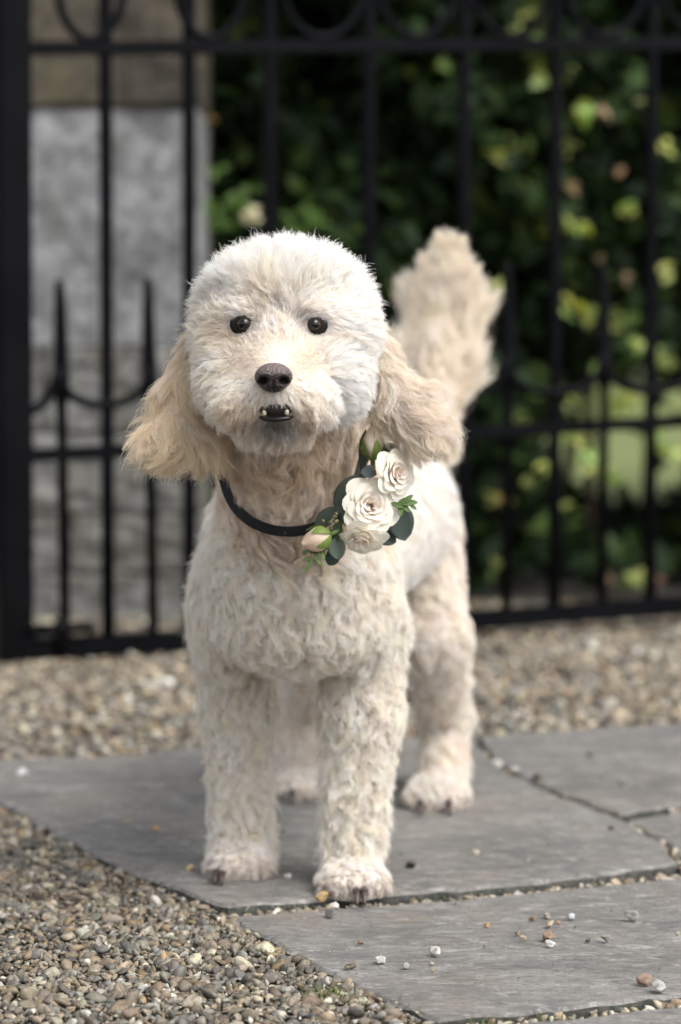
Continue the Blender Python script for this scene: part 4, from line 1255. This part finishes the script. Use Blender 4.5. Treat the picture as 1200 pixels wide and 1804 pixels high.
# the strap's face leans with the neck
Wd = norm(np.cross(T, out)); Wd *= np.sign(Wd[:, 2:3] + 1e-9)
tocam = norm(CAMP - COLL); fcm = 0.75 * np.clip((2.75 - COLL[:, 1:2]) / 0.12, 0, 1)
nrm_ = norm(out * (1 - fcm) + (tocam - (tocam * T).sum(1, keepdims=True) * T) * fcm)
Wd = norm(np.cross(T, nrm_)); Wd = np.where((Wd @ np.array((0, -0.2, 1)))[:, None] < 0, -Wd, Wd)
hw, th = 0.0056, 0.0012
prof = [(-hw, 0.0), (-hw, th * .6), (-hw * .85, th), (hw * .85, th), (hw, th * .6), (hw, 0.0)]
V = []; F = []; k = len(prof); n = len(COLL)
for i in range(n):
    for a, b in prof: V.append(COLL[i] + Wd[i] * a + nrm_[i] * b)
for i in range(n):
    for j in range(k):
        F.append((i * k + j, i * k + (j + 1) % k, ((i + 1) % n) * k + (j + 1) % k, ((i + 1) % n) * k + j))
link('strap', pymesh('strap', V, F), LEATH, collar)

# ------------------------------------------------------------------ rose corsage on the collar
def mat_petal():
    m = Mat('rose_petal'); c = m.attr('col'); o = m.obj()
    n = m.noise(300, 3, 0.6, o)
    b = m.bsdf(c, 0.7, m.bump(n, 0.2, 0.0006), Specular_IOR_Level=0.2); tr = m.n('BsdfTranslucent'); m.l(c, tr.inputs['Color'])
    mx = m.n('MixShader'); mx.inputs[0].default_value = 0.27
    m.l(b.outputs[0], mx.inputs[1]); m.l(tr.outputs[0], mx.inputs[2]); m.l(mx.outputs[0], m.out.inputs['Surface'])
    return m.m
PETAL = mat_petal(); SEPAL = mat_leaf('sepal', 0.4, 0.5, 0.2); EUC = mat_leaf('eucalyptus_leaf', 0.35, 0.6, 0.15)
def setcol(ob, col):
    at = ob.data.attributes.new('col', 'FLOAT_COLOR', 'POINT')
    cc = np.ones((len(ob.data.vertices), 4), np.float32); cc[:, :3] = col; at.data.foreach_set('color', cc.ravel())
def frame(axis, spin=0.0):
    a = norm(axis); x = norm(np.cross(a, np.array((0.3, 0.1, 1.0)))); y = np.cross(a, x)
    c, s = math.cos(spin), math.sin(spin)
    return np.stack((x * c + y * s, -x * s + y * c, a))
corsage = empty('rose_corsage', tuple(P(640, 900, 2.56)))
tag(corsage, 'white and blush rose corsage with eucalyptus leaves fastened to the dog collar', 'corsage')
def rose(center, axis, R, N, openness=1.0, spin=0.0, seed=1):
    rg = np.random.default_rng(seed)
    M = frame(axis, spin)
    root = empty('rose', tuple(center)); root.parent = corsage; root.matrix_parent_inverse = parent_inv(corsage)
    for i in range(N):
        t = i / (N - 1)
        th0 = i * 2.39996 + rg.normal(0, 0.15)
        rtop = R * (0.09 + 0.91 * t ** 1.05) * openness
        half = 1.35 - 0.62 * t
        ztop = R * (0.50 - 0.42 * t ** 1.8) + rg.normal(0, 0.02) * R
        rb = R * (0.04 + 0.22 * t); zb = -0.45 * R
        nu, nv = 11, 8
        V = []; C = []
        for b in range(nv):
            v = b / (nv - 1)
            for a in range(nu):
                u = a / (nu - 1) * 2 - 1
                sh = (1 - abs(u) ** 3 * 0.30 - 0.05 * abs(u))             # rounded, slightly pointed edge
                vv = v * sh
                r = rb + (rtop - rb) * vv ** (0.85 + 0.5 * t)
                z = zb + (ztop - zb) * (1 - (1 - vv) ** 1.7)
                lip = max(0, vv - 0.78) / 0.22
                r += R * 0.10 * lip ** 2 * (0.3 + t); z -= R * 0.10 * lip ** 2 * t
                r += R * 0.025 * math.sin(u * 5 + i) * lip
                z += R * 0.02 * math.sin(u * 7 + 2 * i) * v
                wid = half * (0.35 + 0.65 * math.sin(min(1.0, vv * 1.25) * math.pi / 2))
                th = th0 + u * wid
                ro = r * (1 + 0.06 * u)                                     # overlap, spiral
                V.append(center + M.T @ np.array((ro * math.cos(th), ro * math.sin(th), z)))
                cream = np.array((0.95, 0.92, 0.81)); blush = np.array((0.95, 0.855, 0.775)); grn = np.array((0.70, 0.72, 0.48))
                k = (1 - t) ** 0.9
                c = cream * (1 - k) + blush * k
                g = max(0, 1 - v * 3.0) * 0.6 * t
                C.append(c * (1 - g) + grn * g)
        F = [(b * nu + a, b * nu + a + 1, (b + 1) * nu + a + 1, (b + 1) * nu + a) for b in range(nv - 1) for a in range(nu - 1)]
        ob = link('petal', pymesh('petal', V, F), PETAL, root, smooth=True); setcol(ob, np.array(C))
    return root
def front(px, py, off): 
    h = hit(px, py); return h + norm(CAMP - h) * off
CY = 2.535
def at(px, py, dy=0.0): return P(px, py, CY + dy)
s0 = S(CY)
r1 = rose(at(652, 893, -0.005), (0.10, -1, 0.16), 55 * s0, 34, 1.0, 0.4, 3); r1['label'] = 'largest open rose facing the front'
r2 = rose(at(694, 834, -0.004), (0.62, -0.78, 0.10), 48 * s0, 30, 0.92, 1.2, 5); r2['label'] = 'upper rose turned towards the ear'
r3 = rose(at(637, 944, -0.006), (-0.10, -0.72, -0.68), 46 * s0, 20, 0.95, 2.2, 8); r3['label'] = 'lowest rose with loose open petals'
def bud(center, axis, Lb, Rb, pink):
    M = frame(axis, 0.3)
    root = empty('rose_bud', tuple(center)); root.parent = corsage; root.matrix_parent_inverse = parent_inv(corsage)
    nu, nv = 24, 14; V = []; C = []
    for b in range(nv):
        v = b / (nv - 1)
        for a in range(nu):
            th = 2 * math.pi * a / nu
            r = Rb * math.sin(math.pi * min(0.97, v ** 0.85)) ** 0.75 * (1 + 0.10 * math.sin(th * 3 + v * 5))
            V.append(center + M.T @ np.array((r * math.cos(th), r * math.sin(th), (v - 0.3) * Lb)))
            C.append(np.array((0.80, 0.72, 0.56)) * (1 - pink * v) + np.array((0.78, 0.55, 0.42)) * pink * v)
    F = [(b * nu + a, b * nu + (a + 1) % nu, (b + 1) * nu + (a + 1) % nu, (b + 1) * nu + a) for b in range(nv - 1) for a in range(nu)]
    ob = link('petal', pymesh('petal', V, F), PETAL, root, smooth=True); setcol(ob, np.array(C))
    for k in range(5):
        V = []; F = []; nu2, nv2 = 5, 9
        for b in range(nv2):
            v = b / (nv2 - 1)
            for a in range(nu2):
                u = a / (nu2 - 1) * 2 - 1
                th = 2 * math.pi * k / 5 + u * 0.62 * (1 - v) ** 0.6
                vb = v * 0.72
                r = Rb * (math.sin(math.pi * min(0.97, max(vb, 0.02) ** 0.85)) ** 0.75 * 1.10 + 0.08 + 0.25 * max(0, v - 0.7))
                V.append(center + M.T @ np.array((r * math.cos(th), r * math.sin(th), (vb - 0.32) * Lb)))
        F = [(b * nu2 + a, b * nu2 + a + 1, (b + 1) * nu2 + a + 1, (b + 1) * nu2 + a) for b in range(nv2 - 1) for a in range(nu2 - 1)]
        ob = link('sepal', pymesh('sepal', V, F), SEPAL, root, smooth=True); setcol(ob, np.array((0.17, 0.25, 0.055)))
    q = [center - norm(axis) * Lb * 0.30, center - norm(axis) * Lb * 0.75]
    V, F = tube(spline(np.array(q), 4), Rb * 0.22, 8); ob = link('stalk', pymesh('stalk', V, F), SEPAL, root, smooth=True); setcol(ob, np.array((0.14, 0.20, 0.06)))
bud(at(566, 947, -0.012), (-0.85, -0.45, -0.28), 0.034, 0.0125, 0.9)
bud(at(656, 792, 0.012), (-0.05, -0.25, 1.0), 0.036, 0.0115, 0.2)
def leaf(px, py, Lp, Wp, dirp, face, col, dy=0.0, cup=0.25, name='leaf'):
    c = at(px, py, dy); a = norm(face)
    d = np.array((dirp[0], 0, -dirp[1])); d = norm(d - (d @ a) * a); b = np.cross(a, d)
    nu, nv = 7, 10; V = []
    for j in range(nv):
        v = j / (nv - 1); w = math.sin(math.pi * min(max(v, 0.0), 1)) ** 0.6 * (1 - 0.15 * v)
        for i in range(nu):
            u = i / (nu - 1) * 2 - 1
            V.append(c + d * (v - 0.5) * Lp * s0 + b * u * w * Wp / 2 * s0 + a * (cup * u * u * w * Wp / 2 - 0.06 * Lp * (2 * v - 1) ** 2) * s0)
    F = [(j * nu + i, j * nu + i + 1, (j + 1) * nu + i + 1, (j + 1) * nu + i) for j in range(nv - 1) for i in range(nu - 1)]
    ob = link(name, pymesh(name, V, F), EUC, corsage, smooth=True)
    md = ob.modifiers.new('thick', 'SOLIDIFY'); md.thickness = 0.0006
    setcol(ob, np.array(col) * RNG.uniform(0.85, 1.15))
EG = (0.095, 0.120, 0.092); ED = (0.060, 0.080, 0.068); EB = (0.10, 0.125, 0.125)
leaf(615, 868, 88, 52, (0.75, -0.7), (-0.6, -0.8, 0.25), EG, 0.006)
leaf(703, 918, 76, 58, (0.35, 0.9), (0.35, -0.9, 0.1), ED, 0.012)
leaf(641, 800, 90, 22, (-0.12, -1), (-0.7, -0.7, 0.1), ED, 0.010)
leaf(650, 832, 30, 28, (0.8, 0.4), (-0.2, -0.8, 0.5), EB, -0.004)
leaf(594, 966, 42, 36, (0.2, 0.9), (-0.2, -0.95, 0.2), EG, -0.006)
leaf(586, 982, 34, 30, (-0.5, 0.8), (-0.3, -0.9, -0.1), ED, -0.004)
leaf(592, 940, 50, 26, (-0.35, 0.9), (-0.5, -0.85, 0.1), (0.07, 0.10, 0.045), -0.002)
leaf(577, 912, 60, 34, (-0.8, 0.6), (-0.2, -0.9, 0.4), (0.045, 0.06, 0.04), 0.006)
leaf(690, 795, 42, 30, (0.8, 0.3), (0.3, -0.9, 0.3), ED, 0.018)
leaf(604, 905, 46, 30, (-0.4, 0.9), (-0.5, -0.85, 0.1), EG, 0.004)
leaf(680, 945, 44, 36, (0.9, 0.5), (0.2, -0.95, 0.1), ED, 0.012)
SG = (0.13, 0.20, 0.065)
for (px, py, Lp, dx, dy_) in ((722, 886, 30, 1, -0.15), (718, 880, 26, 0.8, -0.7), (714, 893, 26, 0.7, 0.9), (706, 898, 26, 0.05, 1), (708, 884, 24, 0.5, -0.4), (700, 890, 26, 0.9, 0.4), (728, 893, 16, 1, 0.8),
                             (547, 992, 20, -0.4, 0.9), (540, 985, 18, -0.9, 0.4), (556, 978, 22, 0.1, 1), (543, 1000, 18, -0.5, 0.8), (552, 965, 20, -0.9, 0.2), (561, 988, 20, 0.5, 0.9), (540, 972, 16, -1, 0.1), (568, 976, 24, 0.2, 1), (537, 1004, 12, -0.6, 0.8)):
    leaf(px, py, Lp, Lp * 0.42, (dx, dy_), (RNG.uniform(-.4, .4), -0.9, 0.3), SG, -0.012, name='sprig_leaf')
BER = mat_simple('seed_bud', (0.16, 0.14, 0.075), 0.7)
V0, F0 = uvsphere(8, 6)
for k in range(26):
    cxy = (592, 918) if k < 14 else (552, 968)
    c = at(cxy[0] + RNG.normal(0, 11), cxy[1] + RNG.normal(0, 7), RNG.uniform(-0.014, -0.006))
    link('seed_bud', pymesh('seed_bud', c + V0 * 0.0018, F0), BER, corsage, smooth=True)
